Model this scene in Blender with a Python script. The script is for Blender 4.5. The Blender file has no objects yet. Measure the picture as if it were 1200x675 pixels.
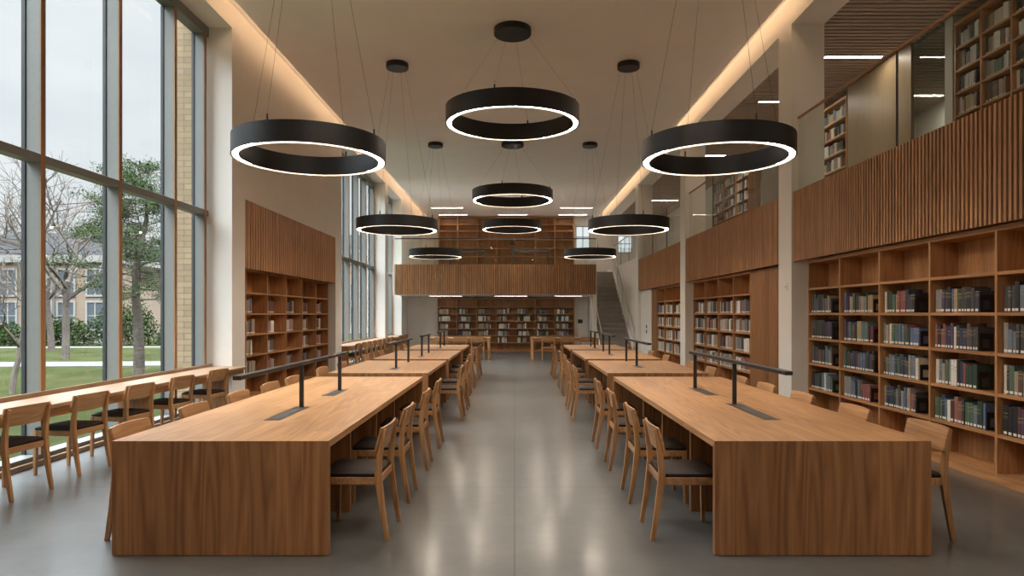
import bpy, bmesh, math, random
from mathutils import Vector, Matrix
random.seed(7)
SC = bpy.context.scene
COL = SC.collection
PI = math.pi

# ------------------------------------------------------------------ materials
def newmat(name):
    m = bpy.data.materials.new(name); m.use_nodes = True
    nt = m.node_tree; nt.nodes.clear()
    out = nt.nodes.new('ShaderNodeOutputMaterial')
    return m, nt, out

def N(nt, typ, **kw):
    n = nt.nodes.new(typ)
    for k, v in kw.items():
        if k == 'ins':
            for a, b in v.items():
                n.inputs[a].default_value = b
        else:
            setattr(n, k, v)
    return n

def math_node(nt, op, a, b=None):
    n = nt.nodes.new('ShaderNodeMath'); n.operation = op
    for i, v in enumerate((a, b)):
        if v is None: continue
        if isinstance(v, (int, float)): n.inputs[i].default_value = v
        else: nt.links.new(v, n.inputs[i])
    return n.outputs[0]

def ramp(nt, fac, stops):
    n = nt.nodes.new('ShaderNodeValToRGB')
    el = n.color_ramp.elements
    while len(el) < len(stops): el.new(0.5)
    for e, (p, c) in zip(el, stops):
        e.position = p; e.color = (*c, 1) if len(c) == 3 else c
    nt.links.new(fac, n.inputs[0])
    return n.outputs[0]

def simple(name, color, rough=0.5, metal=0.0, noise=0.0, nscale=8.0, bump=0.0, spec=0.5):
    m, nt, out = newmat(name)
    b = N(nt, 'ShaderNodeBsdfPrincipled', ins={'Roughness': rough, 'Metallic': metal, 'Specular IOR Level': spec})
    nt.links.new(b.outputs[0], out.inputs[0])
    tc = N(nt, 'ShaderNodeTexCoord')
    no = N(nt, 'ShaderNodeTexNoise', ins={'Scale': nscale, 'Detail': 4.0})
    nt.links.new(tc.outputs['Object'], no.inputs['Vector'])
    lo = tuple(c * (1 - noise) for c in color); hi = tuple(min(1, c * (1 + noise)) for c in color)
    nt.links.new(ramp(nt, no.outputs[0], [(0.3, lo), (0.7, hi)]), b.inputs['Base Color'])
    if bump:
        bp = N(nt, 'ShaderNodeBump', ins={'Strength': bump, 'Distance': 0.01})
        nt.links.new(no.outputs[0], bp.inputs['Height']); nt.links.new(bp.outputs[0], b.inputs['Normal'])
    return m

def wood(name, dark, light, grain='z', plank=None, rough=0.42, vary=0.22, seam=False, spec=0.4):
    m, nt, out = newmat(name)
    L = nt.links.new
    b = N(nt, 'ShaderNodeBsdfPrincipled', ins={'Roughness': rough, 'Specular IOR Level': spec})
    L(b.outputs[0], out.inputs[0])
    tc = N(nt, 'ShaderNodeTexCoord'); sp = N(nt, 'ShaderNodeSeparateXYZ')
    L(tc.outputs['Object'], sp.inputs[0])
    ax = {'x': 0, 'y': 1, 'z': 2}
    oi = N(nt, 'ShaderNodeObjectInfo')
    if plank:
        p = math_node(nt, 'DIVIDE', sp.outputs[ax[plank[0]]], plank[1])
        idx = math_node(nt, 'FLOOR', p)
        if len(plank) > 2:      # staggered board ends
            q = math_node(nt, 'DIVIDE', sp.outputs[ax[grain]], plank[2])
            wn0 = N(nt, 'ShaderNodeTexWhiteNoise', noise_dimensions='1D'); L(idx, wn0.inputs['W'])
            q = math_node(nt, 'FLOOR', math_node(nt, 'ADD', q, wn0.outputs[0]))
            idx = math_node(nt, 'ADD', idx, math_node(nt, 'MULTIPLY', q, 17.31))
        wn = N(nt, 'ShaderNodeTexWhiteNoise', noise_dimensions='1D'); L(idx, wn.inputs['W'])
        rnd = wn.outputs[0]
    else:
        rnd = oi.outputs['Random']
    cb = N(nt, 'ShaderNodeCombineXYZ')
    for i, a in enumerate('xyz'):
        s = 1.0 if a == grain else 28.0
        v = math_node(nt, 'MULTIPLY', sp.outputs[i], s)
        v = math_node(nt, 'ADD', v, math_node(nt, 'MULTIPLY', rnd, 37.0 + 11 * i))
        L(v, cb.inputs[i])
    n1 = N(nt, 'ShaderNodeTexNoise', ins={'Scale': 1.0, 'Detail': 5.0, 'Roughness': 0.62, 'Distortion': 0.25})
    L(cb.outputs[0], n1.inputs['Vector'])
    cb2 = N(nt, 'ShaderNodeCombineXYZ')
    for i, a in enumerate('xyz'):
        s = 0.40 if a == grain else 5.0
        v = math_node(nt, 'ADD', math_node(nt, 'MULTIPLY', sp.outputs[i], s), math_node(nt, 'MULTIPLY', rnd, 23.0 + 7 * i))
        L(v, cb2.inputs[i])
    n2 = N(nt, 'ShaderNodeTexNoise', ins={'Scale': 1.0, 'Detail': 1.0})
    L(cb2.outputs[0], n2.inputs['Vector'])
    rings = math_node(nt, 'FRACT', math_node(nt, 'MULTIPLY', n2.outputs[0], 11.0))
    rings = math_node(nt, 'ABSOLUTE', math_node(nt, 'SUBTRACT', rings, 0.5))
    f = math_node(nt, 'ADD', math_node(nt, 'MULTIPLY', n1.outputs[0], 0.75), math_node(nt, 'MULTIPLY', rings, 0.5))
    col = ramp(nt, f, [(0.28, dark), (0.78, light)])
    k = math_node(nt, 'ADD', math_node(nt, 'MULTIPLY', rnd, vary), 1 - vary * 0.5)
    if seam and plank:
        fr = math_node(nt, 'FRACT', math_node(nt, 'DIVIDE', sp.outputs[ax[plank[0]]], plank[1]))
        s = math_node(nt, 'GREATER_THAN', math_node(nt, 'ABSOLUTE', math_node(nt, 'SUBTRACT', fr, 0.5)), 0.492)
        k = math_node(nt, 'MULTIPLY', k, math_node(nt, 'SUBTRACT', 1.0, math_node(nt, 'MULTIPLY', s, 0.25)))
    mx = N(nt, 'ShaderNodeVectorMath', operation='SCALE')
    L(col, mx.inputs[0]); L(k, mx.inputs['Scale']); L(mx.outputs[0], b.inputs['Base Color'])
    L(math_node(nt, 'ADD', math_node(nt, 'MULTIPLY', n1.outputs[0], 0.18), rough - 0.09), b.inputs['Roughness'])
    return m

def emit(name, color, strength):
    m, nt, out = newmat(name)
    e = N(nt, 'ShaderNodeEmission', ins={'Color': (*color, 1), 'Strength': strength})
    nt.links.new(e.outputs[0], out.inputs[0])
    m.cycles.emission_sampling = 'FRONT'
    return m

def glass(name, tint, ior=1.45, gain=1.0):
    m, nt, out = newmat(name)
    L = nt.links.new
    t = N(nt, 'ShaderNodeBsdfTransparent', ins={'Color': (*tint, 1)})
    g = N(nt, 'ShaderNodeBsdfGlossy', ins={'Roughness': 0.0})
    fr = N(nt, 'ShaderNodeFresnel', ins={'IOR': ior})
    mx = N(nt, 'ShaderNodeMixShader')
    geo = N(nt, 'ShaderNodeNewGeometry')     # reflect at the outer face only, so the inner face causes no total reflection
    front = math_node(nt, 'SUBTRACT', 1.0, geo.outputs['Backfacing'])
    L(math_node(nt, 'MULTIPLY', math_node(nt, 'MULTIPLY', fr.outputs[0], gain), front), mx.inputs[0])
    L(t.outputs[0], mx.inputs[1]); L(g.outputs[0], mx.inputs[2]); L(mx.outputs[0], out.inputs[0])
    return m

OAK_D, OAK_L = (0.180, 0.076, 0.028), (0.375, 0.183, 0.074)
SL_D, SL_L = (0.36, 0.175, 0.078), (0.62, 0.335, 0.16)
M = {}
M['oak_top'] = wood('oak_tabletop', (0.31, 0.155, 0.066), (0.55, 0.30, 0.135), 'y', ('x', 0.155, 1.7), rough=0.40)
M['oak_topx'] = wood('oak_tabletop_crosswise', (0.30, 0.15, 0.064), (0.53, 0.29, 0.13), 'x', ('y', 0.155, 1.7), rough=0.40)
M['oak_panel'] = wood('oak_end_panel', OAK_D, OAK_L, 'z', ('x', 0.175), vary=0.35)
M['oak_panel_y'] = wood('oak_side_panel', OAK_D, OAK_L, 'z', ('y', 0.175), vary=0.3)
M['oak_chair'] = wood('oak_chair', (0.29, 0.140, 0.056), (0.50, 0.265, 0.115), 'z', None, vary=0.25)
M['oak_chair_x'] = wood('oak_chair_rail', (0.29, 0.140, 0.056), (0.50, 0.265, 0.115), 'x', None, vary=0.25)
M['oak_shelf_y'] = wood('oak_shelf_long', (0.33, 0.155, 0.062), (0.56, 0.29, 0.128), 'y', None)
M['oak_shelf_x'] = wood('oak_shelf_cross', (0.33, 0.155, 0.062), (0.56, 0.29, 0.128), 'x', None)
M['oak_up'] = wood('oak_upright', (0.33, 0.155, 0.062), (0.56, 0.29, 0.128), 'z', None)
M['oak_back_y'] = wood('oak_bookcase_back', (0.34, 0.165, 0.068), (0.56, 0.295, 0.132), 'z', ('y', 0.16), vary=0.25)
M['oak_back_x'] = wood('oak_bookcase_back_cross', (0.34, 0.165, 0.068), (0.56, 0.295, 0.132), 'z', ('x', 0.16), vary=0.25)
M['slat_y'] = wood('slat_oak', SL_D, SL_L, 'z', ('y', 0.060), vary=0.3)
M['slat_x'] = wood('slat_oak_cross', SL_D, SL_L, 'z', ('x', 0.060), vary=0.3)
M['slat_back'] = simple('slat_backing', (0.10, 0.050, 0.024), 0.7, noise=0.1)
M['counter'] = wood('oak_counter', (0.21, 0.118, 0.062), (0.37, 0.225, 0.125), 'y', ('x', 0.14, 1.9), rough=0.40, spec=0.7)
M['tan_wall'] = wood('tan_veneer', (0.26, 0.18, 0.105), (0.35, 0.25, 0.15), 'z', ('y', 0.6), vary=0.12)
M['ceil_slat'] = wood('ceiling_slat', (0.38, 0.31, 0.245), (0.48, 0.40, 0.32), 'x', ('y', 0.125), vary=0.12, rough=0.6)
M['leather'] = simple('dark_leather', (0.020, 0.0125, 0.009), 0.58, noise=0.15, nscale=60, spec=0.2)
M['plaster'] = simple('warm_white_plaster', (0.80, 0.765, 0.71), 0.75, noise=0.02, nscale=3)
M['ceil'] = simple('ceiling_paint', (0.90, 0.87, 0.835), 0.85, noise=0.015, nscale=2)
M['mull'] = simple('anodised_frame', (0.20, 0.207, 0.195), 0.45, metal=0.1, noise=0.03, nscale=20)
M['gasket'] = simple('dark_gasket', (0.03, 0.033, 0.036), 0.5, noise=0.05)
M['mull_wood'] = wood('frame_wood_edge', (0.24, 0.125, 0.06), (0.38, 0.21, 0.10), 'z', None)
M['black'] = simple('black_metal', (0.020, 0.019, 0.019), 0.42, metal=0.3, noise=0.1, nscale=30)
M['bronze'] = simple('dark_bronze_metal', (0.035, 0.034, 0.034), 0.40, metal=0.3, noise=0.08, nscale=30)
M['plate'] = simple('power_plate_metal', (0.11, 0.095, 0.08), 0.35, metal=0.6, noise=0.08, nscale=30)
M['channel'] = simple('lamp_channel_lining', (0.060, 0.053, 0.042), 0.6, spec=0.2)
M['cable'] = simple('steel_cable', (0.10, 0.10, 0.10), 0.4, metal=0.7, noise=0.05)
M['steel'] = simple('brushed_steel', (0.55, 0.54, 0.52), 0.35, metal=0.9, noise=0.05, nscale=30)
M['stair'] = simple('grey_stone', (0.30, 0.27, 0.24), 0.7, noise=0.12, nscale=10)
M['glow'] = emit('ring_diffuser', (1.0, 0.86, 0.72), 44.0)
M['cove'] = emit('cove_led', (1.0, 0.67, 0.42), 9.5)
M['strip'] = emit('linear_led', (1.0, 0.89, 0.77), 50.0)
M['strip_far'] = emit('recessed_led', (1.0, 0.9, 0.78), 12.0)
M['strip_low'] = emit('soffit_led', (1.0, 0.9, 0.8), 15.0)
M['pane'] = glass('window_glass', (0.93, 0.95, 0.95), 1.5)
M['balus'] = glass('balustrade_glass', (0.92, 0.94, 0.91), 1.45, 0.8)
M['grey_wall'] = simple('grey_paint', (0.55, 0.54, 0.50), 0.7, noise=0.02)
M['signdark'] = simple('dark_plate', (0.05, 0.045, 0.04), 0.5, noise=0.05)
M['white'] = simple('white_plastic', (0.80, 0.79, 0.75), 0.5, noise=0.02)
M['page'] = simple('paper_pages', (0.62, 0.55, 0.42), 0.85, noise=0.08, nscale=60)
M['tag'] = simple('spine_sticker', (0.80, 0.78, 0.72), 0.7, noise=0.02)

def brick(name, c1, c2, mortar, axis):
    m, nt, out = newmat(name); L = nt.links.new
    b = N(nt, 'ShaderNodeBsdfPrincipled', ins={'Roughness': 0.85}); L(b.outputs[0], out.inputs[0])
    tc = N(nt, 'ShaderNodeTexCoord'); sp = N(nt, 'ShaderNodeSeparateXYZ'); cb = N(nt, 'ShaderNodeCombineXYZ')
    L(tc.outputs['Object'], sp.inputs[0])
    L(math_node(nt, 'ADD', sp.outputs[0], sp.outputs[1]), cb.inputs[0]); L(sp.outputs[2], cb.inputs[1])
    br = N(nt, 'ShaderNodeTexBrick', ins={'Color1': (*c1, 1), 'Color2': (*c2, 1), 'Mortar': (*mortar, 1), 'Scale': 1.0,
           'Mortar Size': 0.008, 'Brick Width': 0.30, 'Row Height': 0.095})
    L(cb.outputs[0], br.inputs['Vector']); L(br.outputs[0], b.inputs['Base Color'])
    return m
M['brick'] = brick('buff_brick', (0.20, 0.138, 0.075), (0.26, 0.187, 0.107), (0.13, 0.098, 0.062), 'x')
M['brick_far'] = brick('peach_brick', (0.145, 0.10, 0.068), (0.165, 0.115, 0.08), (0.145, 0.115, 0.09), 'x')
M['stone_trim'] = simple('pale_stone', (0.19, 0.185, 0.175), 0.8, spec=0.02, noise=0.05)
M['dark_pane'] = simple('dark_window_pane', (0.05, 0.06, 0.07), 0.2, noise=0.1)
M['roof'] = simple('dark_slate_roof', (0.022, 0.022, 0.024), 0.8, spec=0.02, noise=0.1)
M['bark'] = simple('grey_bark', (0.075, 0.064, 0.055), 0.9, spec=0.02, noise=0.35, nscale=14, bump=0.4)
M['twig'] = simple('pale_twig', (0.10, 0.083, 0.068), 0.9, spec=0.02, noise=0.2)
M['needle'] = simple('pine_needles', (0.026, 0.040, 0.015), 0.8, spec=0.02, noise=0.45, nscale=3)
M['hedge'] = simple('hedge_leaves', (0.019, 0.031, 0.010), 0.8, spec=0.02, noise=0.5, nscale=5)
M['path'] = simple('pale_concrete_path', (0.085, 0.084, 0.081), 0.9, spec=0.02, noise=0.05, nscale=2)

def grass_mat():
    m, nt, out = newmat('lawn_grass'); L = nt.links.new
    b = N(nt, 'ShaderNodeBsdfPrincipled', ins={'Roughness': 1.0, 'Specular IOR Level': 0.0}); L(b.outputs[0], out.inputs[0])
    tc = N(nt, 'ShaderNodeTexCoord')
    a = N(nt, 'ShaderNodeTexNoise', ins={'Scale': 0.35, 'Detail': 8.0, 'Roughness': 0.7}); L(tc.outputs['Object'], a.inputs['Vector'])
    L(ramp(nt, a.outputs[0], [(0.32, (0.016, 0.0200, 0.0075)), (0.55, (0.027, 0.0305, 0.0130)), (0.75, (0.044, 0.042, 0.024))]), b.inputs['Base Color'])
    return m
M['grass'] = grass_mat()

def concrete():
    m, nt, out = newmat('polished_concrete'); L = nt.links.new
    b = N(nt, 'ShaderNodeBsdfPrincipled', ins={'Specular IOR Level': 0.45}); L(b.outputs[0], out.inputs[0])
    tc = N(nt, 'ShaderNodeTexCoord'); sp = N(nt, 'ShaderNodeSeparateXYZ'); L(tc.outputs['Object'], sp.inputs[0])
    n1 = N(nt, 'ShaderNodeTexNoise', ins={'Scale': 0.55, 'Detail': 9.0, 'Roughness': 0.62}); L(tc.outputs['Object'], n1.inputs['Vector'])
    n2 = N(nt, 'ShaderNodeTexNoise', ins={'Scale': 5.0, 'Detail': 6.0, 'Roughness': 0.7}); L(tc.outputs['Object'], n2.inputs['Vector'])
    f = math_node(nt, 'ADD', math_node(nt, 'MULTIPLY', n1.outputs[0], 0.7), math_node(nt, 'MULTIPLY', n2.outputs[0], 0.3))
    col = ramp(nt, f, [(0.34, (0.075, 0.078, 0.076)), (0.52, (0.112, 0.116, 0.113)), (0.68, (0.150, 0.154, 0.150))])
    jx = math_node(nt, 'LESS_THAN', math_node(nt, 'ABSOLUTE', sp.outputs[0]), 0.006)
    yy = math_node(nt, 'FRACT', math_node(nt, 'ADD', math_node(nt, 'DIVIDE', math_node(nt, 'SUBTRACT', sp.outputs[1], 5.83), 4.9), 0.5))
    jy = math_node(nt, 'LESS_THAN', math_node(nt, 'ABSOLUTE', math_node(nt, 'SUBTRACT', yy, 0.5)), 0.0012)
    j = math_node(nt, 'MAXIMUM', jx, jy)
    k = math_node(nt, 'SUBTRACT', 1.0, math_node(nt, 'MULTIPLY', j, 0.55))
    mx = N(nt, 'ShaderNodeVectorMath', operation='SCALE'); L(col, mx.inputs[0]); L(k, mx.inputs['Scale'])
    L(mx.outputs[0], b.inputs['Base Color'])
    L(math_node(nt, 'ADD', math_node(nt, 'MULTIPLY', n1.outputs[0], 0.05), 0.32), b.inputs['Roughness'])
    b.inputs['Coat Weight'].default_value = 0.55; b.inputs['Coat Roughness'].default_value = 0.17
    return m
M['floor'] = concrete()

# ------------------------------------------------------------------ mesh builder
class MB:
    def __init__(s): s.v = []; s.f = []; s.mi = []
    def _add(s, vs, fs, mi=0):
        b = len(s.v); s.v += [tuple(p) for p in vs]
        for f in fs: s.f.append(tuple(b + i for i in f)); s.mi.append(mi)
        return s
    def box(s, x0, y0, z0, x1, y1, z1, mi=0):
        vs = [(x, y, z) for z in (z0, z1) for y in (y0, y1) for x in (x0, x1)]
        return s._add(vs, [(0, 2, 3, 1), (4, 5, 7, 6), (0, 1, 5, 4), (2, 6, 7, 3), (0, 4, 6, 2), (1, 3, 7, 5)], mi)
    def hexa(s, bot, top, mi=0):     # two quads
        return s._add(list(bot) + list(top), [(3, 2, 1, 0), (4, 5, 6, 7), (0, 1, 5, 4), (1, 2, 6, 5), (2, 3, 7, 6), (3, 0, 4, 7)], mi)
    def sweep(s, pts, sizes, mi=0):  # rectangular section in xy along mostly-vertical path; sizes (wx, wy)
        rings = []
        for (x, y, z), (wx, wy) in zip(pts, sizes):
            rings.append([(x - wx / 2, y - wy / 2, z), (x + wx / 2, y - wy / 2, z), (x + wx / 2, y + wy / 2, z), (x - wx / 2, y + wy / 2, z)])
        vs = [p for r in rings for p in r]; fs = []
        for i in range(len(rings) - 1):
            for j in range(4):
                a, c = i * 4 + j, i * 4 + (j + 1) % 4
                fs.append((a, c, c + 4, a + 4))
        n = (len(rings) - 1) * 4
        fs += [(3, 2, 1, 0), (n, n + 1, n + 2, n + 3)]
        return s._add(vs, fs, mi)
    def tube(s, p0, p1, r0, r1=None, n=8, mi=0):
        r1 = r0 if r1 is None else r1
        p0, p1 = Vector(p0), Vector(p1); d = (p1 - p0)
        if d.length < 1e-6: return s
        d.normalize(); u = d.orthogonal().normalized(); w = d.cross(u)
        vs = []
        for p, r in ((p0, r0), (p1, r1)):
            for i in range(n):
                a = 2 * PI * i / n; vs.append(p + u * math.cos(a) * r + w * math.sin(a) * r)
        fs = [(i, (i + 1) % n, n + (i + 1) % n, n + i) for i in range(n)]
        fs += [tuple(range(n))[::-1], tuple(range(n, 2 * n))]
        return s._add(vs, fs, mi)
    def lathe(s, prof, n=64, sy=1.0, closed=True, mi=0):
        vs = []; fs = []; k = len(prof)
        for i in range(n):
            a = 2 * PI * i / n
            for r, z in prof: vs.append((r * math.cos(a), r * sy * math.sin(a), z))
        for i in range(n):
            for j in range(k if closed else k - 1):
                a, b = i * k + j, i * k + (j + 1) % k
                c, d = ((i + 1) % n) * k + (j + 1) % k, ((i + 1) % n) * k + j
                fs.append((a, b, c, d))
        return s._add(vs, fs, mi)
    def disc_cyl(s, r, z0, z1, n=40, mi=0):
        return s.tube((0, 0, z0), (0, 0, z1), r, r, n, mi)
    def build(s, name, mat, parent=None, bevel=0.0, seg=1, smooth=False, loc=(0, 0, 0)):
        me = bpy.data.meshes.new(name)
        me.from_pydata(s.v, [], s.f)
        for m in (mat if isinstance(mat, (list, tuple)) else [mat]): me.materials.append(m)
        if len(set(s.mi)) > 1:
            me.polygons.foreach_set('material_index', s.mi)
        bm = bmesh.new(); bm.from_mesh(me)
        bmesh.ops.recalc_face_normals(bm, faces=bm.faces)
        if bevel > 0:
            ed = [e for e in bm.edges if len(e.link_faces) == 2 and e.calc_face_angle(0) > 0.6]
            bmesh.ops.bevel(bm, geom=ed, offset=bevel, segments=seg, affect='EDGES', profile=0.6, clamp_overlap=True)
        bm.to_mesh(me); bm.free()
        if smooth:
            me.polygons.foreach_set('use_smooth', [True] * len(me.polygons))
            me.set_sharp_from_angle(angle=0.6)
        o = bpy.data.objects.new(name, me); COL.objects.link(o); o.location = loc
        if parent is not None: o.parent = parent
        return o

def tag(o, label=None, cat=None, group=None, kind=None):
    if label: o['label'] = label
    if cat: o['category'] = cat
    if group: o['group'] = group
    if kind: o['kind'] = kind
    return o
def thing(name, loc, label, cat, group=None, rz=0.0, kind=None):
    o = bpy.data.objects.new(name, None); COL.objects.link(o)
    o.location = loc; o.rotation_euler = (0, 0, rz); o.empty_display_size = 0.2
    return tag(o, label, cat, group, kind)
def copy_tree(o, parent=None):
    c = o.copy(); COL.objects.link(c)
    if parent is not None: c.parent = parent
    for ch in list(o.children): copy_tree(ch, c)
    return c
def struct(name, mb, mat, label, cat, **kw):
    return tag(mb.build(name, mat, **kw), label, cat, kind='structure')
ORD = ['first', 'second', 'third', 'fourth', 'fifth', 'sixth', 'seventh', 'eighth', 'ninth', 'tenth', 'eleventh', 'twelfth',
       'thirteenth', 'fourteenth', 'fifteenth', 'sixteenth', 'seventeenth', 'eighteenth', 'nineteenth', 'twentieth', 'twenty-first', 'twenty-second',
       'twenty-third', 'twenty-fourth', 'twenty-fifth', 'twenty-sixth', 'twenty-seventh', 'twenty-eighth', 'twenty-ninth', 'thirtieth']

# ------------------------------------------------------------------ principal dimensions
EYE = 1.557
XL, XR = -4.53, 4.30          # inner faces of the pillars
XW = -4.90                    # inner face of window frames
XG = -5.07                    # glass
CEIL = 6.307
YB0 = -2.2                    # wall behind the camera
YE_LO, YE_UP = 27.45, 31.8    # lower / upper end walls
Z2 = 3.45                     # upper floor
PIL_L = [(-2.14, -1.64), (4.13, 4.63), (10.40, 10.90), (16.42, 17.00), (22.70, 23.20), (26.0, 26.5)]
PIL_R = [(-2.4, -1.95), (3.80, 4.29), (10.07, 10.56), (16.34, 16.83), (22.60, 23.09)]

# ------------------------------------------------------------------ shell
struct('floor', MB().box(-5.1, YB0, -0.12, 9.3, YE_UP + .2, 0.0), M['floor'], 'polished grey concrete floor with thin joints', 'floor')
cl = MB(); cl.box(-4.24, YB0, CEIL, 4.07, YE_UP, CEIL + .07)
struct('ceiling', cl, M['ceil'], 'smooth pale ceiling panel the ring lamps hang from', 'ceiling')
sl = MB(); sl.box(-5.4, YB0, 6.52, 9.3, YE_UP + .2, 6.7)
struct('ceiling_slot', sl, M['plaster'], 'plaster roof soffit above the glowing cove slots', 'ceiling')
struct('beam', MB().box(XR, YB0, 6.06, 4.81, YE_UP, 6.52), M['plaster'], 'cove-lit beam running above the mezzanine edge', 'beam')
struct('beam', MB().box(-5.15, YB0, 6.15, XL, YE_UP, 6.52), M['plaster'], 'cove-lit beam running above the tall windows', 'beam')
for i, (a, b) in enumerate(PIL_L):
    top = 6.15
    struct('pillar', MB().box(-5.15, a, 0, XL, b, top), M['plaster'],
           ['white pillar behind the viewpoint on the window wall', 'white pillar before the nearest tall window', 'broad white pillar between the nearest window and the bookcase',
            'white pillar between the bookcase and the middle window', 'white pillar beside the slatted bridge end', 'white pillar under the bridge at the window wall'][i], 'pillar')
for i, (a, b) in enumerate(PIL_R):
    struct('pillar', MB().box(XR, a, 0, 4.81, b, 6.06), M['plaster'],
           ['white pillar behind the viewpoint on the mezzanine side', 'white pillar before the nearest wall bookcase', 'tall white pillar with a small square plate',
            'white pillar between the second and third wall bookcases', 'white pillar beside the staircase'][i], 'pillar')
struct('wall_front', MB().box(-5.3, YB0 - .2, 0, 9.3, YB0, 6.52), M['plaster'], 'plain plaster wall behind the viewpoint', 'wall')
# left solid bay with bookcase
struct('wall_left', MB().box(-5.15, 10.90, 0, -5.02, 16.42, 6.15).box(-5.02, 10.90, 3.49, XL, 16.42, 6.15), M['plaster'],
       'plaster wall above the window-side bookcase', 'wall')
struct('wall_left', MB().box(-5.15, 26.5, 0, XL, YE_UP, 6.15), M['plaster'], 'plaster wall at the far window-side corner', 'wall')
# end walls
lw = MB(); lw.box(-5.15 + .62, YE_LO, 0, 3.1, YE_LO + .15, 2.29)
struct('wall_back', lw, M['plaster'], 'white end wall under the bridge behind the low bookcase', 'wall')
uw = MB()
def wall_with_holes(mb, x0, x1, z0, z1, y0, y1, holes):
    xs = sorted({x0, x1, *[h[0] for h in holes], *[h[1] for h in holes]})
    for a, b in zip(xs, xs[1:]):
        hs = sorted([(h[2], h[3]) for h in holes if h[0] <= a and h[1] >= b])
        z = z0
        for p, q in hs:
            mb.box(a, y0, z, b, y1, p); z = q
        mb.box(a, y0, z, b, y1, z1)
HOLES = [(3.0, 3.7, 4.75, 5.87), (5.05, 5.75, 4.55, 5.42)]
wall_with_holes(uw, -4.53, 9.3, 0, 6.52, YE_UP, YE_UP + .15, HOLES)
struct('wall_back', uw, M['plaster'], 'white end wall of the upper floor behind the tall empty bookcase', 'wall')
for i, h in enumerate(HOLES):
    w = thing('window_%d' % (4 + i), (0, YE_UP, 0), ['small window beside the tall empty bookcase upstairs', 'small bright window above the staircase landing'][i], 'window', kind='structure')
    f = MB()
    for x in (h[0], h[1] - .04): f.box(x, .03, h[2], x + .04, .1, h[3])
    for z in (h[2], h[3] - .04, (h[2] + h[3]) / 2): f.box(h[0] + .04, .03, z, h[1] - .04, .1, z + .04)
    f.box((h[0] + h[1]) / 2 - .015, .035, h[2] + .04, (h[0] + h[1]) / 2 + .015, .095, h[3] - .04)
    f.build('window_frame', M['mull'], w)
    MB().box(h[0] + .02, .06, h[2] + .02, h[1] - .02, .066, h[3] - .02).build('window_pane', M['pane'], w)
struct('wall_right', MB().box(9.15, YB0, 0, 9.3, YE_UP, 6.52), M['plaster'], 'outer plaster wall behind the mezzanine rooms', 'wall')
struct('wall_right', MB().box(4.75, YB0, 0, 4.80, 10.07, 2.37).box(4.75, 10.56, 0, 4.80, 16.34, 2.37).box(4.75, 16.83, 0, 4.80, 22.6, 2.37).box(4.40, 20.86, 0, 4.75, 22.6, 2.37),
       M['plaster'], 'beige wall behind the wall bookcases under the mezzanine', 'wall')
# mezzanine slab (runs behind the slat panels) and bridge slab
mz = MB()
for a, b in ((YB0, 3.8), (4.29, 10.07), (10.56, 16.34), (16.83, 22.6)): mz.box(4.42, a, 2.40, 4.81, b, Z2 - .03)
mz.box(4.81, YB0, 2.40, 9.15, 23.1, Z2 - .03)
mz.box(4.55, 23.09, 2.9, 9.15, YE_UP, Z2 - .03)
struct('floor_mezzanine', mz, M['plaster'], 'mezzanine slab above the wall bookcases', 'floor')
bs = MB(); bs.box(-4.53, 24.42, 2.29, 3.1, YE_UP, Z2 - .03); bs.box(3.1, 28.86, 2.29, 4.40, YE_UP, Z2 - .03)
struct('floor_bridge', bs, M['ceil'], 'white bridge slab and soffit over the low end bookcase', 'floor')
# stair side wall
struct('wall_stair', MB().box(4.40, 23.09, 0, 4.55, YE_UP, 3.6), M['plaster'], 'white wall along the staircase', 'wall')

# cove led strips (rest on the ceiling panel, inside the slots)
for x, lab in ((-4.22, 'warm light strip in the cove above the windows'), (3.97, 'warm light strip in the cove above the mezzanine edge')):
    sm = MB().box(x, YB0 + .3, CEIL + .075, x + .08, YE_UP - .2, CEIL + .095); sm.mi = [0, 1, 0, 0, 0, 0]
    o = sm.build('cove_light_strip', [M['white'], M['cove']])
    tag(o, lab, 'light strip', 'cove light strips')

# ------------------------------------------------------------------ windows
def window(idx, ya, yb, muls, label):
    w = thing('window_%d' % idx, (0, 0, 0), label, 'window', kind='structure')
    z0, z1 = 0.10, 6.0
    fr = MB()
    fr.box(XW - .19, ya, z1, XW, yb, 6.15)                          # head
    fr.box(XW - .19, ya, 0.0, XW - .02, yb, z0)                     # sill
    fr.build('window_frame', M['mull'], w, bevel=.004)
    for y in sorted(muls):
        m = MB().box(XW - .16, y, z0, XW - .012, y + .06, z1).build('mullion', M['mull'], w, bevel=.004)
        MB().box(XW - .012, y - .004, z0, XW, y + .064, z1).build('mullion_cover', M['mull_wood'], m)
        MB().box(XW - .20, y - .012, z0, XW - .16, y + .072, z1).build('gasket', M['gasket'], m)
    muls = sorted(muls); ys = [ya] + muls + [yb]
    tr = MB()
    for a, b in zip(ys, ys[1:]):
        a2 = a + .06 if a in muls else a
        if b - a2 > .02: tr.box(XW - .15, a2, 3.125, XW - .005, b, 3.215)
    tr.build('transom', M['mull'], w, bevel=.004)
    pn = MB().box(XG - .008, ya + .01, z0, XG, yb - .01, z1)
    pn.build('window_pane', M['pane'], w)
    k = MB().box(XW - .02, ya, 0, XW + .03, yb, .055).build('window_sill', M['counter'], w, bevel=.003)
    return w
window(1, 4.63, 10.40, [5.39, 6.715, 8.04, 9.355, 10.25, 4.63], 'tall window nearest the viewpoint, looking onto the lawn')
window(2, 17.0, 22.7, [17.0, 18.1, 19.2, 20.3, 21.4, 22.6], 'tall middle window past the window-side bookcase')
window(3, 23.2, 26.0, [23.2, 24.1, 25.0, 25.9], 'narrow far window behind the slatted bridge')
struct('wall_left', MB().box(-5.15, YB0, 0, XL - .05, 4.13, 6.15), M['plaster'], 'plaster wall beside the viewpoint', 'wall')

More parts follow.
